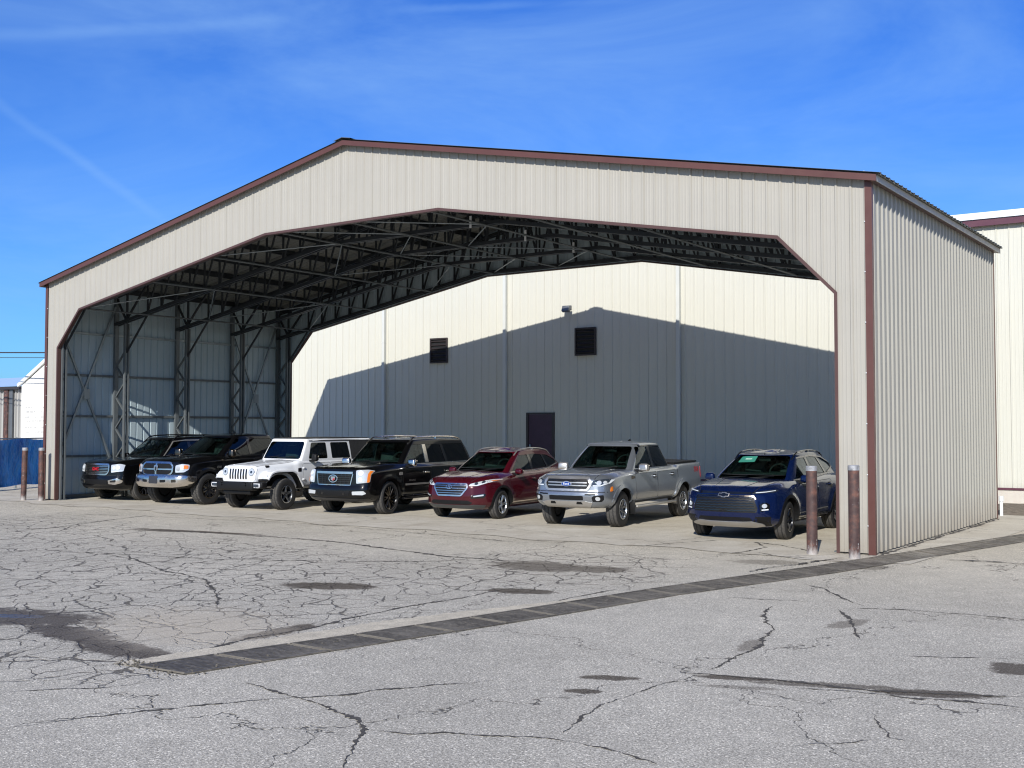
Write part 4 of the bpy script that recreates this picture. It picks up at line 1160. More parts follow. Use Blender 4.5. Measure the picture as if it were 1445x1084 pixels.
        while x < max(xs):
            yv = min(ys) + res * .5
            while yv < max(ys):
                if inside((x, yv), pl): inner.append(Vector((x, yv)))
                yv += res
            x += res
        nb = len(bd)
        V2, E2, F2, *_ = delaunay_2d_cdt(bd + inner, [(i, (i + 1) % nb) for i in range(nb)], [], 1, 1e-5)
        fr = []; bk = []
        for p in V2:
            q, n = s.cast(view, p.x, p.y, bvh); fr.append(q + n * off); bk.append(q + n * (off - th))
        from collections import Counter
        cnt = Counter(); dirn = {}
        for f in F2:
            for i in range(len(f)):
                a, b = f[i], f[(i + 1) % len(f)]; cnt[frozenset((a, b))] += 1; dirn[frozenset((a, b))] = (a, b)
        n = len(V2); fs = [tuple(f) for f in F2] + [tuple(i + n for i in reversed(f)) for f in F2]
        for e, k in cnt.items():
            if k == 1: a, b = dirn[e]; fs.append((b, a, a + n, b + n))
        mb = MB(); mb.add(fr + bk, fs)
        return mb.build(name, mat, parent or s.root, smooth, label=label)
    def ribbon(s, name, view, path, width, off, mat, th=.012, res=.05, closed=False, bvh=None, parent=None, both=False, join=None, label=None):
        if both:
            if view in 'lR': return [s.ribbon(name, v, path, width, off, mat, th, res, closed, bvh, parent, False, join, label) for v in 'lR']
            return [s.ribbon(name, view, q, width, off, mat, th, res, closed, bvh, parent, False, join, label) for q in (path, [(-a[0], *a[1:]) for a in path])]
        bvh = bvh or s.bvh; pts = []
        P = [Vector(p[:2]) for p in path]; m = len(P)
        for i in range(m if closed else m - 1):
            a, b = P[i], P[(i + 1) % m]; k = max(1, int((b - a).length / res))
            for j in range(k): pts.append(a.lerp(b, j / k))
        if not closed: pts.append(P[-1])
        n = len(pts); vs = []
        for i, p in enumerate(pts):
            if closed: q, r_ = pts[i - 1], pts[(i + 1) % n]
            else: q, r_ = pts[max(0, i - 1)], pts[min(n - 1, i + 1)]
            d = (r_ - q).normalized() if (r_ - q).length > 1e-9 else Vector((1, 0)); nn = Vector((-d.y, d.x)) * width / 2
            for sg in (1, -1):
                h, nr = s.cast(view, p.x + nn.x * sg, p.y + nn.y * sg, bvh); vs += [h + nr * off, h + nr * (off - th)]
        fs = []
        for i in range(n if closed else n - 1):
            a, b = 4 * i, 4 * ((i + 1) % n)
            fs += [(a, a + 2, b + 2, b), (a + 1, b + 1, b + 3, a + 3), (a, b, b + 1, a + 1), (a + 2, a + 3, b + 3, b + 2)]
        if not closed: fs += [(0, 1, 3, 2), (4 * n - 4, 4 * n - 2, 4 * n - 1, 4 * n - 3)]
        mb = join or MB(); mb.add(vs, fs)
        if join is not None: return
        return mb.build(name, mat, parent or s.root, 50, label=label)
    def part(s, name, mb, mat, parent=None, smooth=45, label=None): return mb.build(name, mat, parent or s.root, smooth, label=label)
    def pt(s, sx, t, z): return Vector((t, sx - s.L / 2, z))
    def side_glass(s, panes, pillars=(), mat=None):
        for p, m_ in panes:
            s.patch('side_window', 'l', p, -.012, m_, th=.004, grow_by=.012, bvh=s.bvg, rnd=.05, res=.08, both=True)
        for p in pillars: s.patch('window_pillar', 'l', p, -.004, M['gloss_black'], th=.02, bvh=s.bvg, rnd=.005, res=.08, both=True)
    def interior(s, g):
        c = s.c; L = s.L; zb = g['zb']
        mb = MB(); n = 28; ring = []
        for k in range(n):
            a = 2 * math.pi * k / n; sx = (g['sA'] + g['sD']) / 2 + math.copysign(abs(math.cos(a))**.4, math.cos(a)) * ((g['sD'] - g['sA']) / 2 - .10)
            ring.append((math.copysign(abs(math.sin(a))**.4, math.sin(a)) * (g['hwb'] - .07), sx - L / 2, 0))
        zt = float(np.max(pchip(c['zt'], np.linspace(g['sA'], g['sD'], 20)))) + c.get('crown', .02) + .006
        mb.add([(x, y, zt) for x, y, _ in ring], [tuple(range(n))])
        mb.rbox((0, g['sA'] + .46 + (g['sB'] - g['sA']) * .32 - L / 2, zt - .005), (g['hwb'] * 1.36, .30, .07), .03)
        s.part('dashboard', mb, M['interior'])
        zs = min(zt, zb + .1)
        for t in (-.38, .38):
            mb = MB(); sx = g['sB'] + .62 - L / 2; rot = Matrix.Rotation(R(-14), 3, 'X')
            mb.rbox((t, sx, zs + .08), (.46, .14, .44), .05, 3, 0, rot); mb.rbox((t, sx + .10, zs + .40), (.25, .10, .17), .04, 3, 0, rot)
            mb.tube([(t - .06, sx + .07, zs + .24), (t - .06, sx + .09, zs + .36)], .008, 6); mb.tube([(t + .06, sx + .07, zs + .24), (t + .06, sx + .09, zs + .36)], .008, 6)
            s.part('seat', mb, M['seat'])
        mb = MB(); sx = g['sA'] + .72; cz = zs + .09
        pts = []
        for k in range(25):
            a = 2 * math.pi * k / 24; pts.append(s.pt(sx + .07 * math.sin(a), .38 + .185 * math.cos(a), cz + .17 * math.sin(a)))
        mb.tube(pts, .016, 6); mb.beam(s.pt(sx, .2, cz), s.pt(sx, .56, cz), .03, .03); s.part('steering_wheel', mb, M['interior'])
        mb = MB(); sx = g['sB'] + .16; mb.rbox(s.pt(sx, 0, g['zr'] - .17), (.25, .03, .07), .012); mb.beam(s.pt(sx, 0, g['zr'] - .15), s.pt(sx - .02, 0, g['zr'] - .04), .02, .02); s.part('rear_view_mirror', mb, M['interior'])
    def mirror(s, sx, z, t, size=(.24, .13, .18), mat=None, arm=.10):
        for sg in (1, -1):
            mb = MB(); mb.rbox(s.pt(sx, sg * (t + size[0] / 2 + .06), z), size, min(size) * .36, 3, 0, Matrix.Rotation(R(sg * -10), 3, 'Z'), (.86, .8))
            o = s.part('door_mirror', mb, mat or s.paint)
            m2 = MB(); m2.beam(s.pt(sx + .02, sg * (t - .06), z - size[2] * .40), s.pt(sx, sg * (t + .15), z - size[2] * .42), .09, .05); s.part('mirror_arm', m2, M['plastic'], o)
            m3 = MB(); m3.rbox(s.pt(sx + size[1] / 2 - .004, sg * (t + size[0] / 2 + .075), z), (size[0] * .8, .012, size[2] * .72), .005, 1, 0, Matrix.Rotation(R(sg * -10), 3, 'Z')); s.part('mirror_glass', m3, M['dark_chrome'], o)
    def handle(s, doors, spots, mat):
        for o in doors:
            pass
    def door(s, poly, handle=None, hmat=None, mats=None):
        ds = s.patch('door', 'l', poly, .004, mats or s.paint, th=.010, res=.07, rnd=.05, bvh=s.bvb, both=True, smooth=60)
        gaps = s.ribbon('door_gap', 'l', round_poly(poly, .05), .016, .0015, M['black_gap'], th=.006, res=.06, closed=True, bvh=s.bvb, both=True)
        for d, g_ in zip(ds, gaps): g_.parent = d
        if handle:
            for v, d in zip('lR', ds):
                p, n = s.cast(v, handle[0], handle[1], s.bvb); mb = MB(); sg = 1 if v == 'l' else -1
                mb.rbox(p + Vector((sg * .034, 0, 0)), (.028, .20, .034), .011, 2)
                mb.rbox(p + Vector((sg * .014, -.085, 0)), (.03, .03, .03), .008, 1); mb.rbox(p + Vector((sg * .014, .085, 0)), (.03, .03, .03), .008, 1)
                h = s.part('handle', mb, hmat or s.paint, d)
                s.patch('handle_recess', v, [(handle[0] - .10, handle[1] - .04), (handle[0] + .10, handle[1] - .04), (handle[0] + .10, handle[1] + .035), (handle[0] - .10, handle[1] + .035)], .0055, M['plastic'], th=.004, rnd=.03, bvh=s.bvb, parent=d)
    def wheels(s, w, rimR, style, rim_mat, lip=None, turn=0., tread=.008, inset=.02):
        c = s.c; Rr = c['R']
        tire, barrel, rim = wheel_meshes(Rr, w, rimR, style, rim_mat, lip or rim_mat, tread)
        for i, ax in enumerate(c['axles']):
            for sg in (1, -1):
                o = bpy.data.objects.new('wheel', barrel); COL.objects.link(o); o.parent = s.root
                o.location = s.pt(ax, sg * (c['W'] / 2 - inset - w / 2), Rr - .004)
                o.rotation_euler = (random.uniform(0, 6.28), 0, (0 if sg > 0 else math.pi) + (turn if i == 0 else 0)); o.rotation_mode = 'XYZ'
                for nm, me in (('tyre', tire), ('rim', rim)):
                    q = bpy.data.objects.new(nm, me); COL.objects.link(q); q.parent = o
    def text(s, name, txt, size, view, a, b, off, mat, parent=None, bold=0., squash=1.):
        cu = bpy.data.curves.new('work', 'FONT'); cu.body = txt; cu.size = size; cu.align_x = 'CENTER'; cu.align_y = 'CENTER'; cu.extrude = .0; cu.offset = bold
        o = bpy.data.objects.new('work', cu); COL.objects.link(o)
        dg = bpy.context.evaluated_depsgraph_get(); dg.update(); me = bpy.data.meshes.new_from_object(o.evaluated_get(dg))
        V = [v.co.copy() for v in me.vertices]; F = [tuple(p.vertices) for p in me.polygons]
        bpy.data.objects.remove(o); bpy.data.curves.remove(cu); bpy.data.meshes.remove(me)
        sx = {'f': 1, 'l': 1, 'R': -1, 'r': -1}[view]
        vs = []
        for v in V:
            h, n = s.cast(view, a + v.x * sx * squash, b + v.y, s.bvh); vs.append(h + n * off)
        mb = MB(); mb.add(vs, F); return s.part(name, mb, mat, parent)
    def rails(s, sx0, sx1, t, mat, lift=.05, r=.018):
        for sg in (1, -1):
            pts = []
            for k in range(13):
                u = k / 12; sx = sx0 + (sx1 - sx0) * u
                tt = t * (1 - .04 * u); h, n = s.cast('t', sg * tt, sx, s.bvh)
                e = min(1, u * 7, (1 - u) * 7); pts.append(h + Vector((0, 0, lift * e**.6 - .004)))
            mb = MB(); mb.tube(pts, r, 8)
            mid = pts[6]; mb.beam(mid, mid - Vector((0, 0, lift)), .05, .03)
            s.part('roof_rail', mb, mat)
    def wipers(s, z, sx):
        g = s.gh
        for t0, t1 in ((-.10, .48), (-.62, -.05)):
            mb = MB(); a, _ = s.cast('f', t0, z, s.bvg); b, _ = s.cast('f', t1, z + .05, s.bvg)
            mb.beam(a + Vector((0, -.025, .0)), b + Vector((0, -.03, .0)), .016, .016); s.part('wiper', mb, M['plastic'])

def wheel_meshes(Rr, w, rimR, style, rim_mat, lip_mat, tread):
    h = w / 2
    prof = [(rimR - .006, h - .03), (rimR + .012, h - .006), ((rimR + Rr) / 2, h + .004), (Rr - .035, h - .006), (Rr - .012, h - .022)]
    tz = np.linspace(h - .034, -(h - .034), 10)
    full = prof + [(Rr, z) for z in tz] + [(a, -b) for a, b in reversed(prof)]
    n = 96; vs = []; m = len(full)
    for k in range(n):
        a = 2 * math.pi * k / n
        for j, (r, z) in enumerate(full):
            jj = j - len(prof)
            if 0 <= jj < 10:
                row = jj // 2
                if row in (1, 3) and jj % 2: r -= tread * .2
                if (k + row * 2) % 4 == 0: r -= tread
                if jj in (2, 7): r -= tread * .9
            if jj in (-1, 10) and k % 4 in (0,): r -= tread * .6
            vs.append((z, r * math.cos(a), r * math.sin(a)))
    fs = [(k * m + j, k * m + j + 1, ((k + 1) % n) * m + j + 1, ((k + 1) % n) * m + j) for k in range(n) for j in range(m - 1)]
    mb = MB(); mb.add(vs, fs); mb.mi = [1 if (len(prof) - 1 <= j < len(prof) + 10) and (j - len(prof)) not in (2, 6) else 0 for k in range(n) for j in range(m - 1)]; tire = mb.mesh('tyre', [M['rubber'], M['tread']], 30)
    mb = MB(); mb.lathe([(rimR - .008, h - .03), (rimR - .03, h - .06), (rimR - .045, -h + .02), (.001, -h + .03)], 40, 'x'); mb.lathe([(rimR - .09, h - .10), (rimR - .09, h - .115), (.001, h - .115)], 32, 'x')
    barrel = mb.mesh('wheel', M['hub_dark'], 35)
    mb = MB(); mb.lathe([(rimR - .004, h - .028), (rimR - .004, h - .004), (rimR - .022, h - .002), (rimR - .03, h - .03)], 48, 'x', mi=1)
    kind, ns = style[0], style[1]; face = h - .035
    mb.lathe([(.075, face - .04), (.072, face - .012), (.05, face - .004), (.032, face - .006), (.028, face - .018), (.001, face - .018)], 20, 'x')
    def spoke(a0, a1, w0, w1, dish=.018, th=.03, r0=.055, r1=None):
        r1 = r1 or rimR - .02
        A = Vector((face - dish, r0 * math.cos(a0), r0 * math.sin(a0))); B = Vector((face + .012, r1 * math.cos(a1), r1 * math.sin(a1)))
        d = (B - A).normalized(); tng = d.cross(Vector((1, 0, 0))).normalized(); X = Vector((1, 0, 0))
        pv = []
        for P_, ww, ch in ((A, w0, .7), ((A + B) / 2 + X * .004, (w0 + w1) / 2, .62), (B, w1, .6)):
            pv += [P_ - tng * ww / 2 - X * th, P_ - tng * ww / 2, P_ - tng * ww / 2 * ch + X * .012, P_ + tng * ww / 2 * ch + X * .012, P_ + tng * ww / 2, P_ + tng * ww / 2 - X * th]
        f = []
        for i in range(2):
            for k in range(6): f.append((i * 6 + k, i * 6 + (k + 1) % 6, (i + 1) * 6 + (k + 1) % 6, (i + 1) * 6 + k))
        mb.add(pv, f)
    for k in range(ns):
        a = 2 * math.pi * k / ns
        if kind == 'plain': spoke(a, a, .085, .055)
        elif kind == 'twin':
            spoke(a - .10, a - .13, .045, .032); spoke(a + .10, a + .13, .045, .032)
        elif kind == 'y':
            rm = rimR * .55; spoke(a, a, .07, .07, r1=rm); spoke(a, a - .26, .045, .035, dish=.0, r0=rm * .93); spoke(a, a + .26, .045, .035, dish=.0, r0=rm * .93)
        elif kind == 'swirl':
            spoke(a, a + .42, .05, .035); spoke(a, a + .10, .035, .025)
        elif kind == 'wide': spoke(a, a, .11, .10)
        an = a + math.pi / ns; mb.lathe([(.011, face - .012), (.011, face + .001), (.0005, face + .003)], 6, 'x', (0, .052 * math.cos(an), .052 * math.sin(an)))
    rim = mb.mesh('rim', [rim_mat, lip_mat], 35)
    return tire, barrel, rim

def place(fl, a, c, w=.02):
    """car origin from the ground contact of its front left tyre"""
    lx, ly = (c['W'] / 2 - w) * VS, (c['axles'][0] - c['L'] / 2) * VS
    return (fl[0] - (lx * math.cos(a) - ly * math.sin(a)), fl[1] - (lx * math.sin(a) + ly * math.cos(a)))
def arc_path(cx, cz, r, a0, a1, n=26): return [(cx + r * math.cos(R(a0 + (a1 - a0) * k / n)), cz + r * math.sin(R(a0 + (a1 - a0) * k / n))) for k in range(n + 1)]
def ellipse(cx, cz, a, b, n=24): return [(cx + a * math.cos(2 * math.pi * k / n), cz + b * math.sin(2 * math.pi * k / n)) for k in range(n)]
def mir(h): return h + [(-a, *r_) for a, *r_ in reversed(h)]
def hood_lines(v, pts, both=True): v.ribbon('hood_seam', 't', pts, .012, .0012, M['black_gap'], th=.005, both=True, bvh=v.bvb)
def lamp(v, poly, mat, inner=(), strip=None, name='headlight', off=.005):
    hs = v.patch(name, 'f', poly, off, mat, both=True, rnd=.025, bvh=v.bvb)
    for sg, h in zip((1, -1), hs):
        for (a, b, r, m_) in inner:
            v.patch('lamp_bowl', 'f', ellipse(sg * a, b, r, r, 16), off + .005, m_, th=.006, rnd=0, parent=h, bvh=v.bvb, res=.03)
        if strip: v.ribbon('light_strip', 'f', [(sg * a, b) for a, b in strip[0]], strip[1], off + .006, M['drl'], parent=h, bvh=v.bvb, th=.006)
    return hs
def running_board(v, s0, s1, t, z, mat, w=.13):
    for sg in (1, -1):
        mb = MB(); mb.rbox(v.pt((s0 + s1) / 2, sg * t, z), (w, s1 - s0, .05), .02); v.part('running_board', mb, mat)
def flares(v, mat, width=.075, off=.016, extra=.03, a=(-28, 208)):
    for ax in v.c['axles']:
        v.ribbon('wheel_arch_flare', 'l', arc_path(ax, v.c['R'], v.c['R'] + v.c.get('gap', .06) + extra, *a), width, off, mat, th=.03, both=True, bvh=v.bvb)
def arch_lips(v, mat=None): flares(v, mat or v.paint, .03, .006, .012, (-15, 195))
def bars(v, zs, half, w, off, mat, parent, name='grille_bar'):
    for z, h in zip(zs, half): v.ribbon(name, 'f', [(-h, z), (h, z)], w, off, mat, parent=parent, bvh=v.bvb, th=.014)

# ------------------------------------------------------------------ silver pickup
A45 = R(4.5)
silver = paint('silver_grey_metallic', (.29, .315, .35), .75, .30, .8, .12, .5)
c = dict(L=5.62, W=1.87, R=.385, axles=(.93, 4.32), gap=.075,
  hw=[(0, .70), (.05, .77), (.16, .845), (.36, .90), (.9, .925), (4.6, .93), (5.45, .915), (5.62, .89)],
  zb=[(0, .46), (.5, .42), (1.5, .45), (3.8, .45), (5.62, .58)],
  zsh=[(0, .96), (.3, 1.03), (1.5, 1.12), (3.9, 1.15), (5.62, 1.17)],
  hi=[(0, .58), (.3, .68), (1.5, .74), (3.92, .80), (4.08, .86), (5.62, .85)],
  zt=[(0, 1.05), (.10, 1.10), (.5, 1.15), (1.45, 1.21), (3.92, 1.22), (4.08, 1.25), (5.62, 1.27)],
  ff=[(.42, .14), (.56, .03), (.72, 0), (.765, .03), (.80, .045), (1.0, .07), (1.12, .15)], fk=.20, rf=[(.5, .05), (1.2, 0)], rk=.05, flare=.03, rs=.04, rt=.06,
  cab=dict(zb=1.15, zr=1.785, sA=1.42, sB=2.12, sC=3.60, sD=3.95, hwb=.82, hwr=.655, re=.07, arc=.02, cr=.0,
    side=[[(1.80, 1.225), (2.20, 1.70, .06), (3.52, 1.695, .08), (3.75, 1.23)]], front=[(.685, 1.20), (.555, 1.705)], back=[(.60, 1.28), (.52, 1.66)]))
v = Vehicle('pickup_truck', 'silver grey crew-cab pickup with black bed cover between the red and blue SUVs', 'pickup truck', c, silver, place((-10.79, 18.98), A45, c), A45)
v.side_glass([([(1.81, 1.23), (2.20, 1.695), (2.72, 1.695), (2.74, 1.23)], M['glass_mid']), ([(2.85, 1.23), (2.83, 1.695), (3.51, 1.69), (3.74, 1.235)], M['glass_dark'])], [[(2.735, 1.20), (2.715, 1.72), (2.835, 1.72), (2.855, 1.20)]])
v.ribbon('window_visor', 'l', [(2.28, 1.712), (2.72, 1.720), (3.46, 1.708)], .03, .012, M['gloss_black'], both=True, bvh=v.bvg)
g0 = v.patch('grille', 'f', mir([(.46, .815), (.53, .94), (.47, 1.05)]), .003, M['plastic'], bvh=v.bvb)
v.ribbon('grille_frame', 'f', round_poly(mir([(.47, .81), (.545, .94), (.48, 1.055)]), .04), .05, .020, M['satin'], closed=True, parent=g0, bvh=v.bvb, th=.03)
bars(v, (.965, .905), (.46, .46), .024, .014, M['satin'], g0)
bars(v, (.93, .86, 1.01), (.46, .44, .46), .010, .010, M['dark_chrome'], g0)
e0 = v.patch('emblem', 'f', ellipse(0, .935, .125, .052), .022, M['satin'], rnd=0, parent=g0, bvh=v.bvb)
v.patch('emblem_field', 'f', ellipse(0, .935, .110, .041), .026, M['badge_blue'], rnd=0, parent=e0, bvh=v.bvb)
v.text('lettering', 'Ford', .072, 'f', 0, .935, .029, M['badge_white'], e0)
lamp(v, [(.555, .895), (.575, 1.01), (.80, 1.05), (.885, 1.04), (.88, .96), (.74, .89)], M['lamp_dark'], [(.70, .965, .045, M['lamp']), (.80, .975, .03, M['lamp'])], ([(.585, .905), (.73, .905), (.86, .965), (.875, 1.03)], .022))
v.ribbon('bumper_seam', 'f', [(-.90, .775), (-.5, .77), (.5, .77), (.90, .775)], .016, .002, M['black_gap'], bvh=v.bvb)
b0 = v.patch('bumper', 'f', mir([(.86, .50), (.90, .60), (.90, .755), (.50, .762)]), .012, silver, bvh=v.bvb, rnd=.03, th=.03)
v.patch('lower_grille', 'f', mir([(.40, .605), (.40, .695)]), .016, M['plastic'], parent=b0, bvh=v.bvb)
v.patch('bumper_slot', 'f', [(.44, .705), (.66, .71), (.66, .735), (.44, .728)], .015, M['plastic'], parent=b0, bvh=v.bvb, both=True, rnd=.008)
for o in v.patch('fog_lamp_recess', 'f', [(.60, .575), (.58, .66), (.62, .70), (.80, .715), (.80, .62), (.76, .575)], .016, M['plastic'], parent=b0, bvh=v.bvb, both=True):
    sg = 1 if o.data.vertices[0].co.x > 0 else -1
    v.patch('fog_lamp', 'f', ellipse(sg * .70, .64, .042, .042, 16), .021, M['lamp'], rnd=0, parent=o, bvh=v.bvb)
v.patch('skid_plate', 'f', mir([(.50, .445), (.60, .56), (.44, .585)]), .022, M['satin'], bvh=v.bvb, th=.03)
v.patch('tow_hook_recess', 'f', [(.24, .53), (.38, .53), (.36, .575), (.26, .575)], .026, M['plastic'], bvh=v.bvb, both=True, rnd=.01)
v.patch('side_marker', 'l', [(.36, .78), (.46, .79), (.47, .89), (.40, .88)], .006, M['amber'], both=True, bvh=v.bvb)
v.patch('fender_badge', 'l', [(1.36, 1.00), (1.56, 1.02), (1.54, 1.07), (1.40, 1.08)], .008, M['dark_chrome'], both=True, bvh=v.bvb)
flares(v, silver, .085, .018, .035, (-24, 204))
v.door([(1.66, .56), (1.60, .80), (1.60, 1.115), (2.76, 1.125), (2.78, .56)], (2.62, 1.035)); v.door([(2.81, .56), (2.79, 1.125), (3.86, 1.135), (3.84, .86), (3.70, .56)], (3.66, 1.045))
v.ribbon('bed_gap', 'l', [(4.0, .96), (4.0, 1.20)], .022, .002, M['black_gap'], both=True, bvh=v.bvb)
v.ribbon('body_crease', 'l', [(1.6, .70), (2.7, .68), (3.7, .68)], .02, .007, silver, both=True, bvh=v.bvb)
hood_lines(v, [(.60, .18), (.68, .6), (.735, 1.38)]); v.ribbon('hood_crease', 't', [(.36, .2), (.42, .7), (.50, 1.35)], .03, .006, silver, both=True, bvh=v.bvb)
v.patch('bed_cover', 't', [(-.78, 4.10), (.78, 4.10), (.78, 5.53), (-.78, 5.53)], .045, M['plastic'], th=.04, res=.12, bvh=v.bvb)
v.patch('tail_light', 'l', [(5.47, .90), (5.58, .90), (5.58, 1.17), (5.47, 1.17)], .008, M['red'], both=True, bvh=v.bvb)
v.text('decal_lettering', 'FX4', .17, 'l', 5.20, 1.10, .004, M['badge_red'], None, .006)
running_board(v, 1.55, 3.80, .90, .40, M['satin']); v.mirror(1.80, 1.25, .82, (.26, .13, .17), M['satin'])
for sg in (1, -1):
    mb = MB(); mb.rbox(v.pt(1.40, sg * .86, .40), (.24, .02, .30), .006); v.part('mud_flap', mb, M['plastic'])
mb = MB(); h, n = v.cast('t', 0, 3.2, v.bvg); mb.prism([(h.y - .10, h.z - .01), (h.y + .06, h.z + .065), (h.y + .08, h.z - .01)], -.018, .018, 'x'); v.part('roof_antenna', mb, M['plastic'])
v.wipers(1.215, 1.5); v.wheels(.265, .225, ('y', 6), M['rim_grey'], M['rim_silver'], turn=.05)

# ------------------------------------------------------------------ dark blue SUV
blue = paint('deep_blue_metallic', (.002, .008, .045), .08, .22, 1., .008)
c = dict(L=4.86, W=1.95, R=.375, axles=(.97, 3.833), gap=.055,
  hw=[(0, .62), (.05, .72), (.16, .84), (.36, .92), (1.0, .965), (3.9, .972), (4.6, .93), (4.86, .80)],
  zb=[(0, .28), (.5, .25), (1.5, .27), (3.6, .28), (4.5, .34), (4.86, .45)],
  zsh=[(0, .84), (.4, .92), (1.5, 1.0), (3.5, 1.06), (4.86, 1.08)],
  hi=[(0, .52), (.3, .66), (1.4, .76), (3.0, .80), (4.5, .76), (4.86, .66)],
  zt=[(0, .93), (.10, .98), (.5, 1.04), (1.3, 1.12), (2.5, 1.12), (4.0, 1.17), (4.86, 1.12)],
  ff=[(.28, .16), (.40, .03), (.55, 0), (.75, .02), (.88, .06), (1.0, .15)], fk=.26, rf=[(.45, .05), (.8, .0), (1.1, .10)], rk=.10, flare=.03, rs=.10,
  cab=dict(zb=1.04, zr=1.645, sA=1.20, sB=2.02, sC=4.12, sD=4.70, hwb=.84, hwr=.63, re=.07, arc=.07, tp=.09,
    side=[[(1.70, 1.115), (2.24, 1.50, .06), (3.0, 1.535), (3.75, 1.50), (4.20, 1.375), (4.28, 1.30), (3.75, 1.19)]], front=[(.715, 1.10), (.55, 1.565)], back=[(.60, 1.22), (.50, 1.48)]))
v = Vehicle('parked_suv', 'dark blue SUV with green windscreen label beside the right pier', 'SUV', c, blue, place((-7.24, 18.57), R(1.5), c), R(1.5))
v.side_glass([([(1.72, 1.12), (2.24, 1.495), (2.68, 1.525), (2.72, 1.14)], M['glass_mid']), ([(2.80, 1.145), (2.77, 1.525), (3.40, 1.515), (3.66, 1.185)], M['glass_dark']), ([(3.73, 1.195), (3.48, 1.51), (3.76, 1.495), (4.19, 1.37), (4.265, 1.305)], M['glass_dark'])],
  [[(2.695, 1.10), (2.67, 1.56), (2.785, 1.56), (2.81, 1.10)], [(3.655, 1.16), (3.39, 1.54), (3.47, 1.54), (3.74, 1.17)]])
v.ribbon('window_trim', 'l', [(1.62, 1.10), (2.72, 1.125), (3.74, 1.175), (4.30, 1.295), (4.22, 1.39), (3.76, 1.52), (3.0, 1.555), (2.24, 1.52)], .022, .004, M['satin'], both=True, bvh=v.bvg)
g0 = v.patch('grille', 'f', mir([(.62, .545), (.64, .62), (.56, .83)]), .003, M['plastic'], bvh=v.bvb)
for k in range(6):
    z = .575 + k * .047; h = .60 - k * .012; v.ribbon('grille_bar', 'f', [(-h + 2 * h * q / 20, z + .010 * (q % 2)) for q in range(21)], .016, .012, M['gloss_black'], parent=g0, bvh=v.bvb)
v.ribbon('grille_frame', 'f', [(-.60, .79), (-.56, .848), (-.2, .852), (.2, .852), (.56, .848), (.60, .79)], .018, .014, M['dark_chrome'], parent=g0, bvh=v.bvb)
v.ribbon('hood_slot', 'f', [(-.56, .905), (.56, .905)], .045, .003, M['gloss_black'], bvh=v.bvb)
bt = [(a_ * .8, b_ * .8) for a_, b_ in [(-.13, -.024), (-.045, -.024), (-.05, -.044), (.036, -.044), (.04, -.024), (.115, -.024), (.13, .024), (.045, .024), (.05, .044), (-.036, .044), (-.04, .024), (-.115, .024)]]
e0 = v.patch('emblem', 'f', grow([(a, b + .858) for a, b in bt], .012), .024, M['satin'], rnd=0, parent=g0, bvh=v.bvb)
v.patch('emblem_field', 'f', [(a, b + .858) for a, b in bt], .028, M['gloss_black'], rnd=0, parent=e0, bvh=v.bvb)
lamp(v, [(.52, .885), (.56, .925), (.84, .965), (.88, .95), (.86, .915)], M['lamp_dark'], (), ([(.58, .907), (.74, .922), (.85, .943)], .011), 'daytime_lamp')
lamp(v, [(.68, .56), (.66, .70), (.76, .74), (.82, .70), (.82, .60)], M['gloss_black'], [(.74, .67, .040, M['lamp'])], ([(.70, .595), (.80, .605)], .022))
v.patch('lower_grille', 'f', mir([(.54, .395), (.50, .455)]), .004, M['plastic'], bvh=v.bvb)
v.patch('bumper_apron', 'f', mir([(.80, .29), (.84, .47), (.60, .47), (.56, .385)]), .003, M['plastic'], bvh=v.bvb, rnd=.01)
v.patch('skid_plate', 'f', mir([(.56, .275), (.72, .30), (.70, .335), (.52, .385), (.30, .37)]), .022, M['satin'], bvh=v.bvb, th=.03)
v.door([(1.40, .42), (1.34, .62), (1.36, 1.02), (2.60, 1.045), (2.66, .42)], (2.48, .94)); v.door([(2.69, .42), (2.63, 1.045), (3.50, 1.06), (3.62, .88), (3.36, .55), (3.30, .42)], (3.36, .97))
v.ribbon('sill_trim', 'l', [(1.40, .32), (3.42, .33)], .10, .006, M['plastic'], both=True, bvh=v.bvb)
v.ribbon('sill_strip', 'l', [(1.45, .47), (3.2, .50)], .018, .010, M['satin'], both=True, bvh=v.bvb)
flares(v, M['plastic'], .055, .008, .022, (-18, 198)); hood_lines(v, [(.54, .16), (.66, .5), (.74, 1.2)])
v.ribbon('hood_crease', 't', [(.30, .25), (.42, 1.1)], .04, .005, blue, both=True, bvh=v.bvb)
v.rails(2.05, 4.0, .60, M['gloss_black'], .035, .015); v.mirror(1.72, 1.13, .84, (.22, .14, .15))
st = v.patch('windscreen_label', 'f', [(-.46, 1.43), (-.10, 1.445), (-.10, 1.555), (-.45, 1.54)], -.007, M['sticker'], th=.002, bvh=v.bvg, rnd=.012)
v.patch('label_panel', 'f', [(-.34, 1.485), (-.20, 1.49), (-.20, 1.54), (-.34, 1.535)], -.0045, M['label_white'], th=.002, bvh=v.bvg, rnd=.005, parent=st)
mb = MB(); h, n = v.cast('t', 0, 3.9, v.bvg); mb.prism([(h.y - .12, h.z - .01), (h.y + .04, h.z + .06), (h.y + .07, h.z - .01)], -.018, .018, 'x'); v.part('roof_antenna', mb, M['gloss_black'])
v.wipers(1.125, 1.3); v.wheels(.245, .235, ('twin', 5), M['rim_black'], turn=.10, tread=.005)

M['dark_trim'] = simple('dark_grey_trim', (.07, .075, .075), .4, .2)
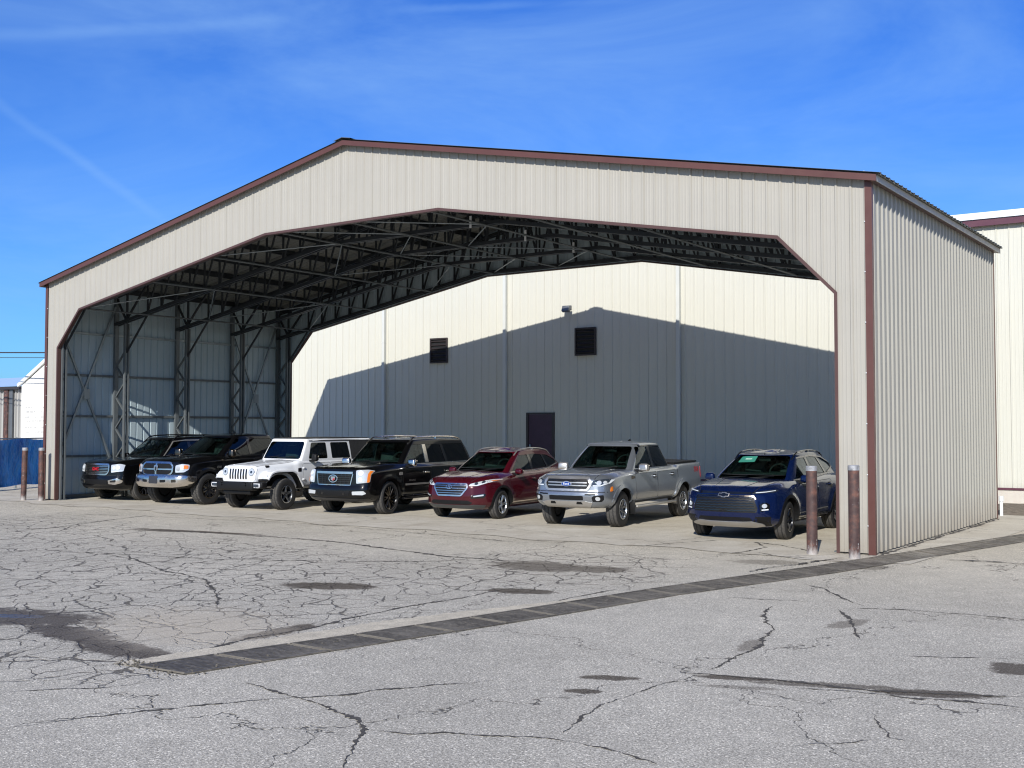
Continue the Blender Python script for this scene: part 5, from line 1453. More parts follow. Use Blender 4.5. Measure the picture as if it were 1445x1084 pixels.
# ------------------------------------------------------------------ dark red crossover
red = paint('dark_red_metallic', (.055, .002, .007), .12, .24, 1., .02)
A3 = R(4.0)
c = dict(L=4.475, W=1.85, R=.345, axles=(.90, 3.57), gap=.05,
  hw=[(0, .60), (.05, .69), (.16, .80), (.36, .875), (1.0, .915), (3.6, .92), (4.25, .88), (4.475, .76)],
  zb=[(0, .26), (.5, .23), (1.5, .24), (3.4, .25), (4.2, .33), (4.475, .45)],
  zsh=[(0, .80), (.4, .90), (1.3, .97), (3.2, 1.02), (4.475, 1.04)],
  hi=[(0, .50), (.3, .63), (1.3, .72), (3.0, .76), (4.2, .72), (4.475, .62)],
  zt=[(0, .88), (.10, .93), (.5, 1.0), (1.2, 1.08), (2.5, 1.08), (3.8, 1.13), (4.475, 1.08)],
  ff=[(.26, .12), (.36, .02), (.55, 0), (.75, .03), (.84, .07), (.95, .16)], fk=.28, rf=[(.45, .05), (.8, 0), (1.1, .08)], rk=.10, flare=.025, rs=.10,
  cab=dict(zb=1.0, zr=1.60, sA=1.10, sB=1.90, sC=3.80, sD=4.36, hwb=.79, hwr=.60, re=.07, arc=.07, tp=.09,
    side=[[(1.55, 1.075), (2.06, 1.45, .06), (2.8, 1.48), (3.5, 1.44), (3.88, 1.31), (3.92, 1.24), (3.4, 1.14)]], front=[(.665, 1.065), (.52, 1.515)], back=[(.55, 1.20), (.47, 1.42)]))
v = Vehicle('parked_suv', 'dark red compact SUV parked between the black SUV and the silver pickup', 'SUV', c, red, place((-13.83, 19.16), A3, c), A3)
v.side_glass([([(1.57, 1.08), (2.06, 1.445), (2.50, 1.47), (2.52, 1.10)], M['glass_mid']), ([(2.60, 1.105), (2.58, 1.47), (3.18, 1.46), (3.34, 1.14)], M['glass_dark']), ([(3.41, 1.15), (3.25, 1.455), (3.5, 1.435), (3.87, 1.305), (3.905, 1.245)], M['glass_dark'])],
  [[(2.50, 1.07), (2.48, 1.50), (2.585, 1.50), (2.61, 1.07)], [(3.33, 1.12), (3.17, 1.49), (3.25, 1.49), (3.42, 1.13)]])
v.ribbon('window_trim', 'l', [(1.50, 1.06), (2.55, 1.085), (3.40, 1.125), (3.93, 1.225)], .022, .004, M['chrome'], both=True, bvh=v.bvg)
g0 = v.patch('grille', 'f', mir([(.32, .575), (.44, .74), (.42, .815)]), .003, M['plastic'], bvh=v.bvb)
v.ribbon('grille_frame', 'f', round_poly(mir([(.32, .565), (.455, .745), (.43, .825)]), .03), .032, .016, M['chrome'], closed=True, parent=g0, bvh=v.bvb, th=.02)
bars(v, (.62, .675, .73, .785), (.34, .38, .42, .42), .013, .014, M['chrome'], g0)
e0 = v.ribbon('emblem', 'f', ellipse(0, .755, .078, .042), .014, .030, M['chrome'], closed=True, parent=g0, bvh=v.bvb, res=.03)
for p_ in ([(-.032, .728), (-.018, .785)], [(.018, .725), (.032, .782)], [(-.026, .752), (.026, .758)]): v.ribbon('emblem_letter', 'f', p_, .014, .030, M['chrome'], parent=e0, bvh=v.bvb)
lamp(v, [(.47, .78), (.50, .83), (.84, .935), (.885, .925), (.86, .87), (.66, .785)], M['lamp'], [(.62, .835, .032, M['lamp_dark']), (.74, .868, .032, M['lamp_dark'])], ([(.50, .795), (.66, .80), (.85, .885)], .014))
v.patch('side_marker', 'f', [(.83, .90), (.875, .915), (.875, .90), (.85, .885)], .013, M['amber'], bvh=v.bvb, both=True, rnd=.003)
for o in v.patch('fog_lamp_recess', 'f', [(.55, .50), (.54, .565), (.80, .615), (.82, .58), (.78, .51)], .004, M['gloss_black'], bvh=v.bvb, both=True):
    sg = 1 if o.data.vertices[0].co.x > 0 else -1
    v.patch('fog_lamp', 'f', [(sg * .60, .535), (sg * .60, .56), (sg * .78, .595), (sg * .78, .56)], .010, M['lamp'], parent=o, bvh=v.bvb, rnd=.01)
v.patch('lower_grille', 'f', mir([(.50, .36), (.58, .40), (.48, .455)]), .004, M['plastic'], bvh=v.bvb)
v.patch('bumper_apron', 'f', mir([(.72, .27), (.80, .34), (.60, .36), (.48, .345)]), .006, M['dark_trim'], bvh=v.bvb, rnd=.01)
v.door([(1.32, .38), (1.26, .58), (1.28, .98), (2.46, 1.005), (2.50, .38)], (2.32, .90)); v.door([(2.53, .38), (2.49, 1.005), (3.24, 1.02), (3.34, .85), (3.10, .52), (3.06, .38)], (3.12, .93))
v.ribbon('sill_trim', 'l', [(1.32, .285), (3.16, .295)], .09, .006, M['plastic'], both=True, bvh=v.bvb)
v.ribbon('sill_strip', 'l', [(1.36, .375), (3.05, .385)], .016, .010, M['chrome'], both=True, bvh=v.bvb)
flares(v, M['plastic'], .05, .008, .02, (-18, 198)); hood_lines(v, [(.50, .18), (.62, .5), (.70, 1.1)])
v.ribbon('hood_crease', 't', [(.26, .22), (.40, 1.0)], .04, .005, red, both=True, bvh=v.bvb)
v.rails(1.95, 3.75, .565, M['satin'], .035, .016); v.mirror(1.56, 1.085, .79, (.21, .13, .14))
v.wipers(1.085, 1.2); v.wheels(.235, .225, ('twin', 5), M['rim_silver'], turn=.06, tread=.005)

# ------------------------------------------------------------------ big black SUV with egg-crate grille
black = paint('black_clearcoat', (.002, .002, .0024), 0., .3, .9, .008)
c = dict(L=5.14, W=2.0, R=.405, axles=(1.02, 3.966), gap=.045,
  hw=[(0, .84), (.04, .89), (.12, .93), (.30, .965), (1.0, .985), (4.2, .99), (4.95, .96), (5.14, .90)],
  zb=[(0, .34), (.5, .30), (1.5, .33), (3.6, .33), (4.6, .38), (5.14, .48)],
  zsh=[(0, 1.0), (.4, 1.05), (1.5, 1.10), (3.5, 1.13), (5.14, 1.14)],
  hi=[(0, .74), (.3, .80), (1.5, .84), (3.5, .86), (5.0, .84), (5.14, .80)],
  zt=[(0, 1.10), (.10, 1.14), (.5, 1.18), (1.45, 1.23), (3.0, 1.20), (5.14, 1.19)],
  ff=[(.34, .10), (.48, 0), (.66, 0), (.72, .035), (.9, .045), (1.08, .06), (1.16, .12)], fk=.16, rf=[(.45, .05), (.9, 0), (1.15, .05)], rk=.06, flare=.025, rs=.045, rt=.06,
  cab=dict(zb=1.13, zr=1.84, sA=1.42, sB=2.08, sC=4.72, sD=5.02, hwb=.875, hwr=.72, re=.08, arc=.03, tp=.05, bf=-.12,
    side=[[(1.80, 1.22), (2.22, 1.69, .06), (4.58, 1.70, .08), (4.80, 1.24)]], front=[(.75, 1.225), (.63, 1.745)], back=[(.66, 1.26), (.60, 1.68)]))
v = Vehicle('parked_suv', 'large black SUV with tall clear headlamps and mesh chrome grille beside the white off-roader', 'SUV', c, black, place((-16.62, 18.73), A3, c), A3)
v.side_glass([([(1.82, 1.225), (2.22, 1.685), (2.66, 1.69), (2.68, 1.23)], M['glass_mid']), ([(2.82, 1.23), (2.79, 1.69), (3.46, 1.695), (3.60, 1.235)], M['glass_dark']), ([(3.70, 1.24), (3.57, 1.695), (4.57, 1.695), (4.785, 1.245)], M['glass_dark'])],
  [[(3.59, 1.20), (3.45, 1.72), (3.57, 1.72), (3.71, 1.20)]])
v.patch('pillar_trim', 'l', [(2.675, 1.20), (2.655, 1.715), (2.795, 1.715), (2.825, 1.20)], -.002, M['chrome'], th=.02, bvh=v.bvg, rnd=.005, res=.08, both=True)
v.ribbon('window_trim', 'l', [(1.70, 1.195), (3.6, 1.205), (4.80, 1.215)], .026, .004, M['chrome'], both=True, bvh=v.bvg)
g0 = v.patch('grille', 'f', mir([(.49, .745), (.55, 1.05)]), .003, M['plastic'], bvh=v.bvb)
bars(v, (.765, .815, .865, .915, .965), (.48, .49, .50, .51, .52), .011, .018, M['dark_chrome'], g0)
for k in range(-4, 5): v.ribbon('grille_bar', 'f', [(k * .115, .76), (k * .122, 1.0)], .010, .014, M['dark_chrome'], parent=g0, bvh=v.bvb)
v.ribbon('grille_bar', 'f', [(-.56, 1.03), (.56, 1.03)], .055, .026, M['chrome'], parent=g0, bvh=v.bvb, th=.03)
v.ribbon('grille_frame', 'f', [(-.56, 1.0), (-.50, .735), (.50, .735), (.56, 1.0)], .024, .018, M['chrome'], parent=g0, bvh=v.bvb, th=.02)
e0 = v.ribbon('emblem', 'f', ellipse(0, .885, .13, .085), .022, .034, M['chrome'], closed=True, parent=g0, bvh=v.bvb)
sh = v.patch('emblem_shield', 'f', [(-.07, .935), (.07, .935), (.06, .86), (0, .825), (-.06, .86)], .036, M['satin'], rnd=.01, parent=e0, bvh=v.bvb)
v.patch('emblem_field', 'f', [(0, .89), (.06, .89), (.05, .86), (0, .83)], .039, M['badge_red'], rnd=.005, parent=e0, bvh=v.bvb)
lamp(v, [(.66, .775), (.64, 1.09), (.86, 1.10), (.93, 1.07), (.93, .80)], M['lamp'], [(.76, 1.02, .06, M['drl']), (.76, .87, .06, M['drl'])], None, off=.012)
v.patch('side_marker', 'f', [(.895, .80), (.925, .81), (.925, 1.06), (.895, 1.07)], .018, M['amber'], bvh=v.bvb, both=True, rnd=.01)
b0 = v.patch('bumper', 'f', mir([(.93, .44), (.97, .56), (.97, .72), (.56, .72)]), .010, black, bvh=v.bvb, th=.03)
v.patch('lower_grille', 'f', mir([(.46, .47), (.50, .60)]), .014, M['plastic'], parent=b0, bvh=v.bvb)
v.patch('fog_lamp', 'f', [(.58, .505), (.57, .585), (.86, .60), (.90, .54), (.84, .505)], .016, M['lamp'], parent=b0, bvh=v.bvb, both=True)
v.patch('tow_hook', 'f', [(.30, .50), (.36, .50), (.36, .56), (.30, .56)], .020, M['gloss_black'], parent=b0, bvh=v.bvb, both=True, rnd=.01)
v.ribbon('bumper_lip', 'f', [(-.90, .405), (-.5, .395), (.5, .395), (.90, .405)], .05, .014, M['gloss_black'], bvh=v.bvb)
v.door([(1.62, .52), (1.56, .75), (1.56, 1.10), (2.74, 1.11), (2.74, .52)], (2.55, .985), M['chrome']); v.door([(2.77, .52), (2.77, 1.11), (3.66, 1.115), (3.64, .90), (3.40, .60), (3.36, .52)], (3.50, .99), M['chrome'])
v.ribbon('side_moulding', 'l', [(1.64, .70), (2.72, .70)], .045, .012, M['satin'], both=True, bvh=v.bvb); v.ribbon('side_moulding', 'l', [(2.80, .70), (3.42, .70)], .045, .012, M['satin'], both=True, bvh=v.bvb)
v.patch('fender_badge', 'l', [(1.40, .94), (1.54, .94), (1.54, 1.02), (1.42, 1.02)], .008, M['satin'], both=True, bvh=v.bvb)
v.text('door_lettering', 'ESCALADE', .055, 'l', 1.92, .80, .008, M['satin'])
running_board(v, 1.55, 3.48, .95, .36, M['gloss_black']); v.ribbon('board_strip', 'l', [(1.55, .425), (3.45, .43)], .022, .014, M['chrome'], both=True, bvh=v.bvb)
arch_lips(v); hood_lines(v, [(.70, .14), (.78, .6), (.82, 1.4)])
v.ribbon('hood_crease', 't', [(.40, .16), (.46, 1.3)], .05, .006, black, both=True, bvh=v.bvb)
v.rails(2.15, 4.65, .66, M['chrome'], .06, .022); v.mirror(1.80, 1.245, .87, (.27, .14, .19), M['chrome'])
v.wipers(1.24, 1.5); v.wheels(.285, .305, ('swirl', 8), M['dark_chrome'], M['rim_black'], turn=.10, tread=.004)

# ------------------------------------------------------------------ black SUV at the far left
black2 = paint('black_clearcoat_dusty', (.002, .002, .0025), 0., .3, .9, .01)
c = dict(L=5.18, W=2.04, R=.40, axles=(1.0, 3.95), gap=.05,
  hw=[(0, .84), (.04, .89), (.12, .935), (.30, .98), (1.0, 1.0), (4.2, 1.01), (4.95, .98), (5.18, .92)],
  zb=[(0, .34), (.5, .29), (1.5, .33), (3.6, .33), (4.6, .38), (5.18, .48)],
  zsh=[(0, .99), (.4, 1.05), (1.5, 1.11), (3.5, 1.14), (5.18, 1.15)],
  hi=[(0, .74), (.3, .80), (1.5, .85), (3.5, .87), (5.0, .85), (5.18, .80)],
  zt=[(0, 1.09), (.10, 1.13), (.5, 1.18), (1.45, 1.23), (3.0, 1.20), (5.18, 1.19)],
  ff=[(.34, .10), (.46, .01), (.62, 0), (.72, .03), (.9, .04), (1.06, .06), (1.15, .13)], fk=.18, rf=[(.45, .05), (.9, 0), (1.15, .05)], rk=.06, flare=.025, rs=.045, rt=.06,
  cab=dict(zb=1.13, zr=1.84, sA=1.40, sB=2.12, sC=4.72, sD=5.04, hwb=.885, hwr=.71, re=.08, arc=.03, tp=.05,
    side=[[(1.80, 1.22), (2.26, 1.69, .06), (4.58, 1.70, .08), (4.80, 1.24)]], front=[(.76, 1.225), (.62, 1.745)], back=[(.66, 1.26), (.60, 1.68)]))
v = Vehicle('parked_suv', 'black SUV with chrome-barred grille at the far left, against the hangar wall', 'SUV', c, black2, place((-24.98, 18.42), R(0), c), R(0))
v.side_glass([([(1.82, 1.225), (2.26, 1.685), (2.68, 1.69), (2.70, 1.23)], M['glass_dark']), ([(2.80, 1.23), (2.78, 1.69), (3.50, 1.695), (3.60, 1.235)], M['glass_dark']), ([(3.70, 1.24), (3.60, 1.695), (4.57, 1.695), (4.785, 1.245)], M['glass_dark'])],
  [[(2.695, 1.20), (2.675, 1.715), (2.785, 1.715), (2.805, 1.20)], [(3.59, 1.20), (3.49, 1.72), (3.61, 1.72), (3.71, 1.20)]])
v.ribbon('window_trim', 'l', [(1.66, 1.18), (2.20, 1.70), (2.6, 1.735), (4.55, 1.74), (4.64, 1.70)], .024, .004, M['satin'], both=True, bvh=v.bvg)
g0 = v.patch('grille', 'f', mir([(.47, .775), (.54, .86), (.53, 1.04)]), .003, M['plastic'], bvh=v.bvb)
v.ribbon('grille_frame', 'f', round_poly(mir([(.47, .765), (.555, .86), (.545, 1.05)]), .05), .04, .022, M['chrome'], closed=True, parent=g0, bvh=v.bvb, th=.03)
bars(v, (.81, .855, .9, .945, .99, 1.03), (.48, .5, .52, .52, .52, .52), .013, .016, M['chrome'], g0)
v.text('lettering', 'GMC', .115, 'f', 0, .915, .026, M['badge_red'], g0, .004, 1.25)
lamp(v, [(.64, .82), (.62, 1.04), (.84, 1.07), (.94, 1.04), (.94, .86)], M['lamp'], [(.73, .96, .05, M['drl']), (.84, .96, .05, M['drl'])], ([(.65, .845), (.93, .875)], .02), off=.008)
v.ribbon('bumper_seam', 'f', [(-.95, .745), (.95, .745)], .014, .002, M['black_gap'], bvh=v.bvb)
v.patch('lower_grille', 'f', mir([(.48, .48), (.52, .62)]), .004, M['plastic'], bvh=v.bvb)
for o in v.patch('fog_lamp_bezel', 'f', [(.58, .50), (.56, .60), (.86, .665), (.95, .60), (.93, .53), (.80, .48)], .012, M['chrome'], bvh=v.bvb, both=True):
    sg = 1 if o.data.vertices[0].co.x > 0 else -1
    v.patch('fog_lamp', 'f', [(sg * .64, .545), (sg * .64, .59), (sg * .84, .62), (sg * .82, .55)], .018, M['gloss_black'], parent=o, bvh=v.bvb)
v.ribbon('bumper_lip', 'f', [(-.92, .40), (.92, .40)], .06, .010, M['plastic'], bvh=v.bvb)
v.door([(1.62, .50), (1.56, .75), (1.56, 1.11), (2.74, 1.12), (2.74, .50)], (2.55, 1.0), M['chrome']); v.door([(2.77, .50), (2.77, 1.12), (3.66, 1.125), (3.64, .90), (3.40, .58), (3.36, .50)], (3.50, 1.0), M['chrome'])
running_board(v, 1.55, 3.45, .96, .36, M['gloss_black']); arch_lips(v); hood_lines(v, [(.70, .14), (.78, .6), (.83, 1.4)])
v.rails(2.15, 4.65, .65, M['gloss_black'], .055, .02); v.mirror(1.82, 1.245, .88, (.27, .14, .19), black2)
v.wipers(1.24, 1.5); v.wheels(.275, .255, ('y', 6), M['rim_black'], M['dark_chrome'], turn=.04)

# ------------------------------------------------------------------ black pickup with crosshair grille
black3 = paint('black_truck_paint', (.002, .002, .0025), 0., .3, .9, .01)
c = dict(L=5.82, W=2.04, R=.435, axles=(1.03, 4.60), gap=.055, lift=0,
  hw=[(0, .82), (.05, .88), (.14, .935), (.32, .98), (1.0, 1.0), (5.0, 1.0), (5.6, .98), (5.82, .95)],
  zb=[(0, .50), (.5, .47), (1.5, .50), (4.0, .50), (5.82, .62)],
  zsh=[(0, 1.08), (.4, 1.14), (1.5, 1.22), (4.15, 1.26), (5.82, 1.28)],
  hi=[(0, .70), (.3, .78), (1.5, .83), (4.15, .86), (4.3, .94), (5.82, .93)],
  zt=[(0, 1.18), (.10, 1.23), (.5, 1.28), (1.45, 1.33), (4.12, 1.32), (4.3, 1.36), (5.82, 1.37)],
  ff=[(.50, .10), (.58, .0), (.78, .0), (.82, .06), (1.0, .07), (1.15, .10), (1.24, .18)], fk=.20, rf=[(.5, .05), (1.2, 0)], rk=.05, flare=.03, rs=.045, rt=.06,
  cab=dict(zb=1.27, zr=1.925, sA=1.38, sB=2.18, sC=3.88, sD=4.20, hwb=.885, hwr=.69, re=.09, arc=.03, cr=.0,
    side=[[(1.80, 1.345), (2.32, 1.80, .06), (3.78, 1.80, .09), (3.98, 1.36)]], front=[(.75, 1.335), (.60, 1.84)], back=[(.66, 1.40), (.56, 1.80)]))
v = Vehicle('pickup_truck', 'black pickup with chrome bumper, crosshair grille and chunky tyres left of the white off-roader', 'pickup truck', c, black3, place((-22.33, 18.34), A3, c), A3)
v.side_glass([([(1.82, 1.35), (2.32, 1.795), (2.72, 1.795), (2.74, 1.355)], M['glass_dark']), ([(2.84, 1.355), (2.82, 1.795), (3.77, 1.795), (3.97, 1.365)], M['glass_dark'])], [[(2.735, 1.32), (2.715, 1.82), (2.825, 1.82), (2.845, 1.32)]])
g0 = v.patch('grille', 'f', mir([(.46, .835), (.56, .90), (.57, 1.06), (.48, 1.145)]), .003, M['plastic'], bvh=v.bvb)
v.ribbon('grille_frame', 'f', round_poly(mir([(.46, .825), (.575, .895), (.585, 1.07), (.49, 1.155)]), .06), .042, .028, M['chrome'], closed=True, parent=g0, bvh=v.bvb, th=.04)
v.ribbon('grille_bar', 'f', [(-.56, .985), (.56, .985)], .036, .024, M['chrome'], parent=g0, bvh=v.bvb, th=.03); v.ribbon('grille_bar', 'f', [(0, .84), (0, 1.14)], .06, .026, M['chrome'], parent=g0, bvh=v.bvb, th=.03)
e0 = v.patch('emblem', 'f', [(-.075, 1.085), (.075, 1.085), (.07, .98), (0, .90), (-.07, .98)], .036, M['chrome'], rnd=.02, parent=g0, bvh=v.bvb)
v.patch('emblem_field', 'f', [(-.03, 1.05), (.03, 1.05), (.035, .985), (0, .93), (-.035, .985)], .040, M['dark_chrome'], rnd=.01, parent=e0, bvh=v.bvb)
for sg in (1, -1): v.ribbon('emblem_horn', 'f', [(sg * .015, 1.065), (sg * .055, 1.055), (sg * .058, 1.0), (sg * .04, .975)], .012, .042, M['satin'], parent=e0, bvh=v.bvb, res=.02)
hs_ = lamp(v, [(.665, .90), (.655, 1.09), (.82, 1.13), (.945, 1.11), (.95, .98), (.89, .91)], M['lamp'], [(.74, 1.0, .055, M['satin']), (.85, 1.01, .045, M['satin'])], None, off=.010)
v.patch('side_marker', 'f', [(.865, 1.0), (.865, 1.095), (.935, 1.09), (.94, 1.0)], .018, M['amber'], bvh=v.bvb, both=True)
b0 = v.patch('bumper', 'f', mir([(.60, .535), (.93, .58), (1.0, .66), (1.0, .80), (.62, .805)]), .050, M['chrome'], bvh=v.bvb, th=.07, rnd=.04)
v.patch('licence_plate', 'f', mir([(.16, .60), (.16, .765)]), .058, M['plate'], parent=b0, bvh=v.bvb, rnd=.01)
v.patch('bumper_slot', 'f', [(.25, .63), (.25, .70), (.44, .71), (.44, .64)], .053, M['plastic'], parent=b0, bvh=v.bvb, both=True)
v.patch('fog_lamp', 'f', [(.62, .635), (.62, .715), (.76, .72), (.76, .645)], .053, M['dark_chrome'], parent=b0, bvh=v.bvb, both=True)
v.ribbon('bumper_lip', 'f', [(-.85, .515), (.85, .515)], .05, .02, M['plastic'], bvh=v.bvb)
v.door([(1.64, .66), (1.58, .90), (1.58, 1.22), (2.76, 1.235), (2.78, .66)], (2.58, 1.12)); v.door([(2.81, .66), (2.79, 1.235), (4.10, 1.245), (4.06, 1.02), (3.86, .66)], (3.90, 1.13))
v.text('door_lettering', '1500', .09, 'l', 1.42, 1.02, .006, M['satin']); v.text('door_lettering', 'RAM', .09, 'l', 1.95, 1.02, .008, M['satin'])
v.ribbon('bed_gap', 'l', [(4.25, 1.0), (4.25, 1.32)], .022, .002, M['black_gap'], both=True, bvh=v.bvb)
v.patch('bed_cover', 't', [(-.86, 4.32), (.86, 4.32), (.86, 5.72), (-.86, 5.72)], .03, M['plastic'], th=.03, res=.15, bvh=v.bvb)
flares(v, M['plastic'], .06, .014, .025, (-20, 200)); hood_lines(v, [(.66, .16), (.76, .6), (.81, 1.36)])
v.ribbon('hood_crease', 't', [(.34, .22), (.42, 1.25)], .06, .008, black3, both=True, bvh=v.bvb)
running_board(v, 1.6, 3.9, .95, .46, M['plastic']); v.mirror(1.80, 1.40, .885, (.25, .15, .24), M['dark_chrome'])
v.wipers(1.35, 1.5); v.wheels(.315, .26, ('wide', 8), M['rim_black'], M['dark_chrome'], turn=.03, tread=.014, inset=-.01)

# ------------------------------------------------------------------ white off-roader
white = paint('white_enamel', (.74, .75, .76), 0., .3, .8, .10)
M['soft_top'] = surf_mat('black_hardtop', (.018, .018, .019), .65, 0, .15, 6)
c = dict(L=4.78, W=1.56, R=.405, axles=(.80, 3.81), gap=.10, well=.30, floor=.008,
  hw=[(0, .56), (.02, .585), (.10, .60), (1.30, .725), (1.45, .765), (4.4, .775), (4.78, .765)],
  zb=[(0, .60), (1.2, .60), (1.4, .50), (3.2, .50), (3.9, .58), (4.78, .58)],
  zsh=[(0, 1.08), (.2, 1.10), (1.3, 1.16), (1.5, 1.20), (4.78, 1.22)],
  hi=[(0, .47), (.1, .50), (1.3, .62), (1.5, .70), (4.78, .70)],
  zt=[(0, 1.125), (.06, 1.145), (.5, 1.175), (1.35, 1.235), (1.6, 1.26), (4.78, 1.27)],
  ff=[(.6, .02), (.9, 0), (1.1, .03), (1.16, .06)], fk=.03, rf=[(.6, 0)], rk=.02, flare=0., rs=.05, rt=.06, tum=.02, zm=.6,
  roof_mat=white,
  cab=dict(zb=1.20, zr=1.83, sA=1.50, sB=1.83, sC=4.60, sD=4.70, hwb=.745, hwr=.655, re=.05, arc=.01, crown=.015, tp=.0, bf=-.04, br=.02, rf=.06, rr=.06, cf=0, cr=0,
    side=[[(1.86, 1.285), (2.02, 1.72), (2.60, 1.72), (2.62, 1.285)], [(2.80, 1.285), (2.78, 1.72), (3.50, 1.72), (3.58, 1.285)], [(3.74, 1.285), (3.68, 1.72), (4.50, 1.72), (4.54, 1.285)]], front=[(.655, 1.285), (.60, 1.745)], back=[(.60, 1.30), (.56, 1.72)]))
cw = dict(c); cw['W'] = 1.88
v = Vehicle('offroad_vehicle', 'white boxy off-road vehicle with black roof between the black pickup and black SUV', 'off-roader', c, white, place((-19.45, 18.26), A3, cw), A3)
v.side_glass([([(1.86, 1.285), (2.02, 1.72), (2.60, 1.72), (2.62, 1.285)], M['glass_mid']), ([(2.80, 1.285), (2.78, 1.72), (3.50, 1.72), (3.58, 1.285)], M['glass_dark']), ([(3.74, 1.285), (3.68, 1.72), (4.50, 1.72), (4.54, 1.285)], M['glass_dark'])])
v.patch('hardtop', 't', round_poly([(-.60, 1.90), (.60, 1.90), (.615, 4.62), (-.615, 4.62)], .05), .022, M['soft_top'], th=.03, rnd=0, res=.12, bvh=v.bvg)
v.ribbon('hardtop_edge', 'l', [(1.95, 1.79), (4.58, 1.79)], .07, .012, M['soft_top'], both=True, bvh=v.bvg)
v.patch('hardtop_side', 'l', [(3.62, 1.25), (3.585, 1.78), (4.60, 1.78), (4.62, 1.25)], .006, M['soft_top'], both=True, bvh=v.bvg, rnd=.01, th=.01)
# front face: seven slots and round lamps
g0 = v.patch('grille', 'f', mir([(.50, .715), (.575, .80), (.575, 1.08), (.50, 1.12)]), .014, white, bvh=v.bvb, rnd=.05, th=.03)
for k in range(-3, 4): v.patch('grille_slot', 'f', [(k * .093 - .027, .80), (k * .093 + .027, .80), (k * .093 + .027, 1.065), (k * .093 - .027, 1.065)], .0165, M['gloss_black'], rnd=.024, parent=g0, bvh=v.bvb, th=.004)
for sg in (1, -1):
    h = v.patch('headlight', 'f', ellipse(sg * .455, .985, .098, .098, 28), .020, M['satin'], rnd=0, bvh=v.bvb, res=.03)
    v.patch('lamp_bowl', 'f', ellipse(sg * .455, .985, .082, .082, 24), .025, M['lamp'], rnd=0, bvh=v.bvb, parent=h, res=.03); v.patch('lamp_bowl', 'f', ellipse(sg * .455, .985, .036, .036, 16), .029, M['lamp_dark'], rnd=0, bvh=v.bvb, parent=h, res=.03)
# flat-topped wings
def wing(path, t0, t1, th, name, mat):
    for sg in (1, -1):
        mb = MB(); n = len(path); vs = []
        for i, (sx, z) in enumerate(path):
            q, r_ = path[max(0, i - 1)], path[min(n - 1, i + 1)]; d = Vector((r_[0] - q[0], r_[1] - q[1])).normalized(); nn = Vector((-d.y, d.x))
            for tt, off in ((t0, 0), (t1 - .03, 0), (t1, -.022), (t1, -th), (t0, -th)):
                vs.append(v.pt(sx + nn.x * off, sg * tt, z + nn.y * off))
        fs = [(i * 5 + k, i * 5 + (k + 1) % 5, (i + 1) * 5 + (k + 1) % 5, (i + 1) * 5 + k) for i in range(n - 1) for k in range(5)]
        fs += [tuple(range(5)), tuple(reversed(range(5 * n - 5, 5 * n)))]
        mb.add(vs, fs); v.part(name, mb, mat, None, 30)
fr = round_poly([(.10, .82, 0), (.22, .985), (.42, 1.035), (1.06, 1.03), (1.24, .94), (1.46, .60, 0)], .10)
rr_ = [(s + 3.01, z) for s, z in round_poly([(.18, .60, 0), (.30, .93), (.50, 1.035), (1.08, 1.035), (1.24, .95), (1.36, .62, 0)], .10)]
wing(fr, .55, .94, .055, 'front_wing', white); wing([(s, z - .058) for s, z in fr], .55, .915, .03, 'wing_liner', M['plastic'])
wing(rr_, .70, .94, .055, 'rear_wing', white); wing([(s, z - .058) for s, z in rr_], .70, .915, .03, 'wing_liner', M['plastic'])
for sg in (1, -1):
    mb = MB(); mb.rbox(v.pt(.14, sg * .80, .865), (.20, .08, .10), .02); w_ = v.part('indicator_lamp', mb, M['drl'])
    mb = MB(); mb.rbox(v.pt(.16, sg * .80, .80), (.22, .10, .05), .02); v.part('indicator_base', mb, M['plastic'])
mb = MB(); mb.rbox(v.pt(-.03, 0, .63), (1.28, .26, .22), .05, 3); mb.rbox(v.pt(.02, .73, .66), (.36, .22, .17), .05, 3); mb.rbox(v.pt(.02, -.73, .66), (.36, .22, .17), .05, 3); b0 = v.part('front_bumper', mb, M['plastic'])
mb = MB(); mb.rbox(v.pt(.02, 0, .48), (.95, .16, .12), .03, 2); v.part('skid_plate', mb, M['plastic'], b0)
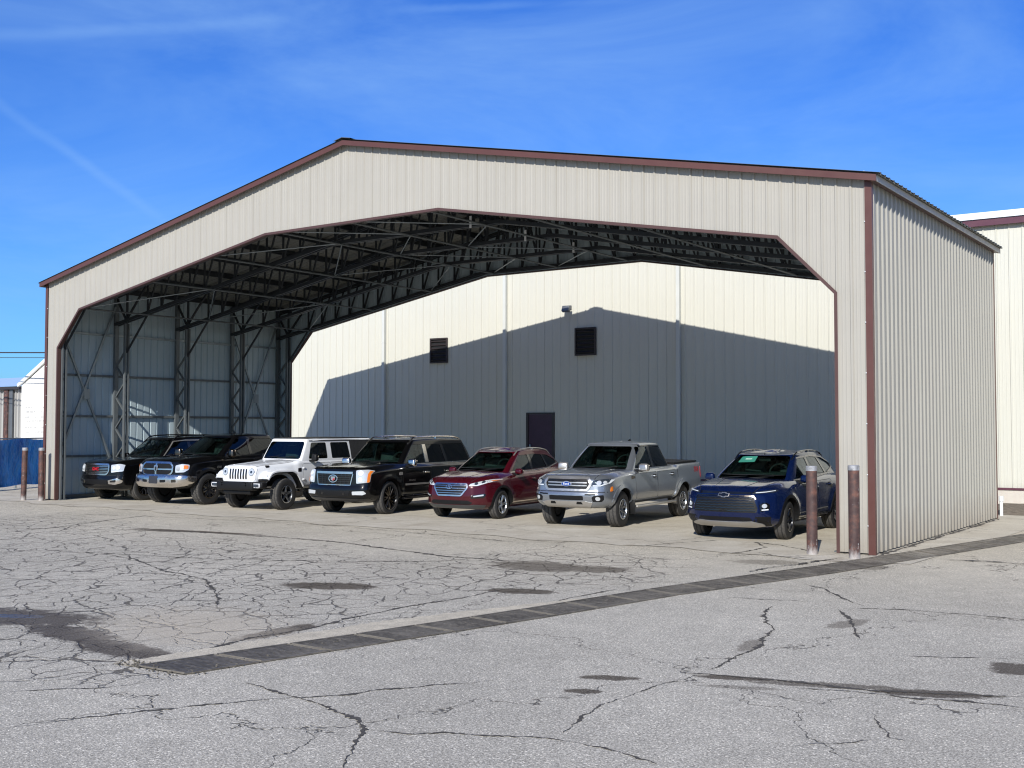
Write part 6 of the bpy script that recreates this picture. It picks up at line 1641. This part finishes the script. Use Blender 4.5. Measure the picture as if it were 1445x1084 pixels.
for sg in (1, -1):
    mb = MB(); mb.rbox(v.pt(-.095, sg * .72, .655), (.26, .04, .115), .035, 3); q = v.part('fog_lamp_bezel', mb, white, b0)
    mb = MB(); mb.lathe([(.042, -.004), (.040, -.014), (.001, -.018)], 18, 'y', tuple(v.pt(-.115, sg * .71, .655))); mb.rbox(v.pt(-.117, sg * .72, .655), (.21, .012, .075), .005, 1); v.part('fog_lamp', mb, M['lamp_dark'], q)
    mb = MB(); mb.tube([v.pt(-.14, sg * .42, .70), v.pt(-.20, sg * .42, .73), v.pt(-.20, sg * .42, .66), v.pt(-.14, sg * .42, .66)], .014, 8); v.part('tow_hook', mb, M['plastic'], b0)
v.door([(1.66, .58), (1.60, 1.16), (2.68, 1.175), (2.70, .58)], (2.54, 1.08)); v.door([(2.73, .58), (2.71, 1.175), (3.62, 1.18), (3.62, .98), (3.34, .62), (3.28, .58)], (3.47, 1.09))
for z in (.75, 1.05):
    for sx in (1.63, 2.715):
        for sg in (1, -1):
            h, n = v.cast('l' if sg > 0 else 'R', sx, z, v.bvb); mb = MB(); mb.rbox(h + Vector((sg * .014, 0, 0)), (.03, .09, .045), .01); v.part('door_hinge', mb, white)
v.patch('fender_vent', 'l', [(1.42, .95), (1.54, .96), (1.54, 1.06), (1.42, 1.05)], .005, M['plastic'], both=True, bvh=v.bvb)
v.text('door_lettering', 'Sahara', .06, 'l', 1.32, .88, .007, M['plastic'])
hood_lines(v, [(.52, .04), (.63, 1.36)]); v.ribbon('hood_crease', 't', [(.30, .15), (.40, 1.3)], .05, .008, white, both=True, bvh=v.bvb)
v.ribbon('hood_seam', 't', [(-.62, 1.40), (.62, 1.40)], .014, .0012, M['black_gap'], bvh=v.bvb)
for sg in (1, -1):
    h, n = v.cast('t', sg * .60, .42, v.bvb); mb = MB(); mb.rbox(h + Vector((0, 0, .0)), (.05, .12, .06), .012); v.part('hood_latch', mb, M['plastic'])
running_board(v, 1.50, 3.30, .80, .46, M['plastic']); v.mirror(1.90, 1.32, .74, (.20, .13, .20), M['plastic'])
v.wipers(1.31, 1.5)
for t0, t1 in ((-.12, .40), (-.55, -.1)): pass
c['W'] = 1.90; v.wheels(.26, .235, ('plain', 5), M['rim_grey'], M['rim_silver'], turn=.06, tread=.010)
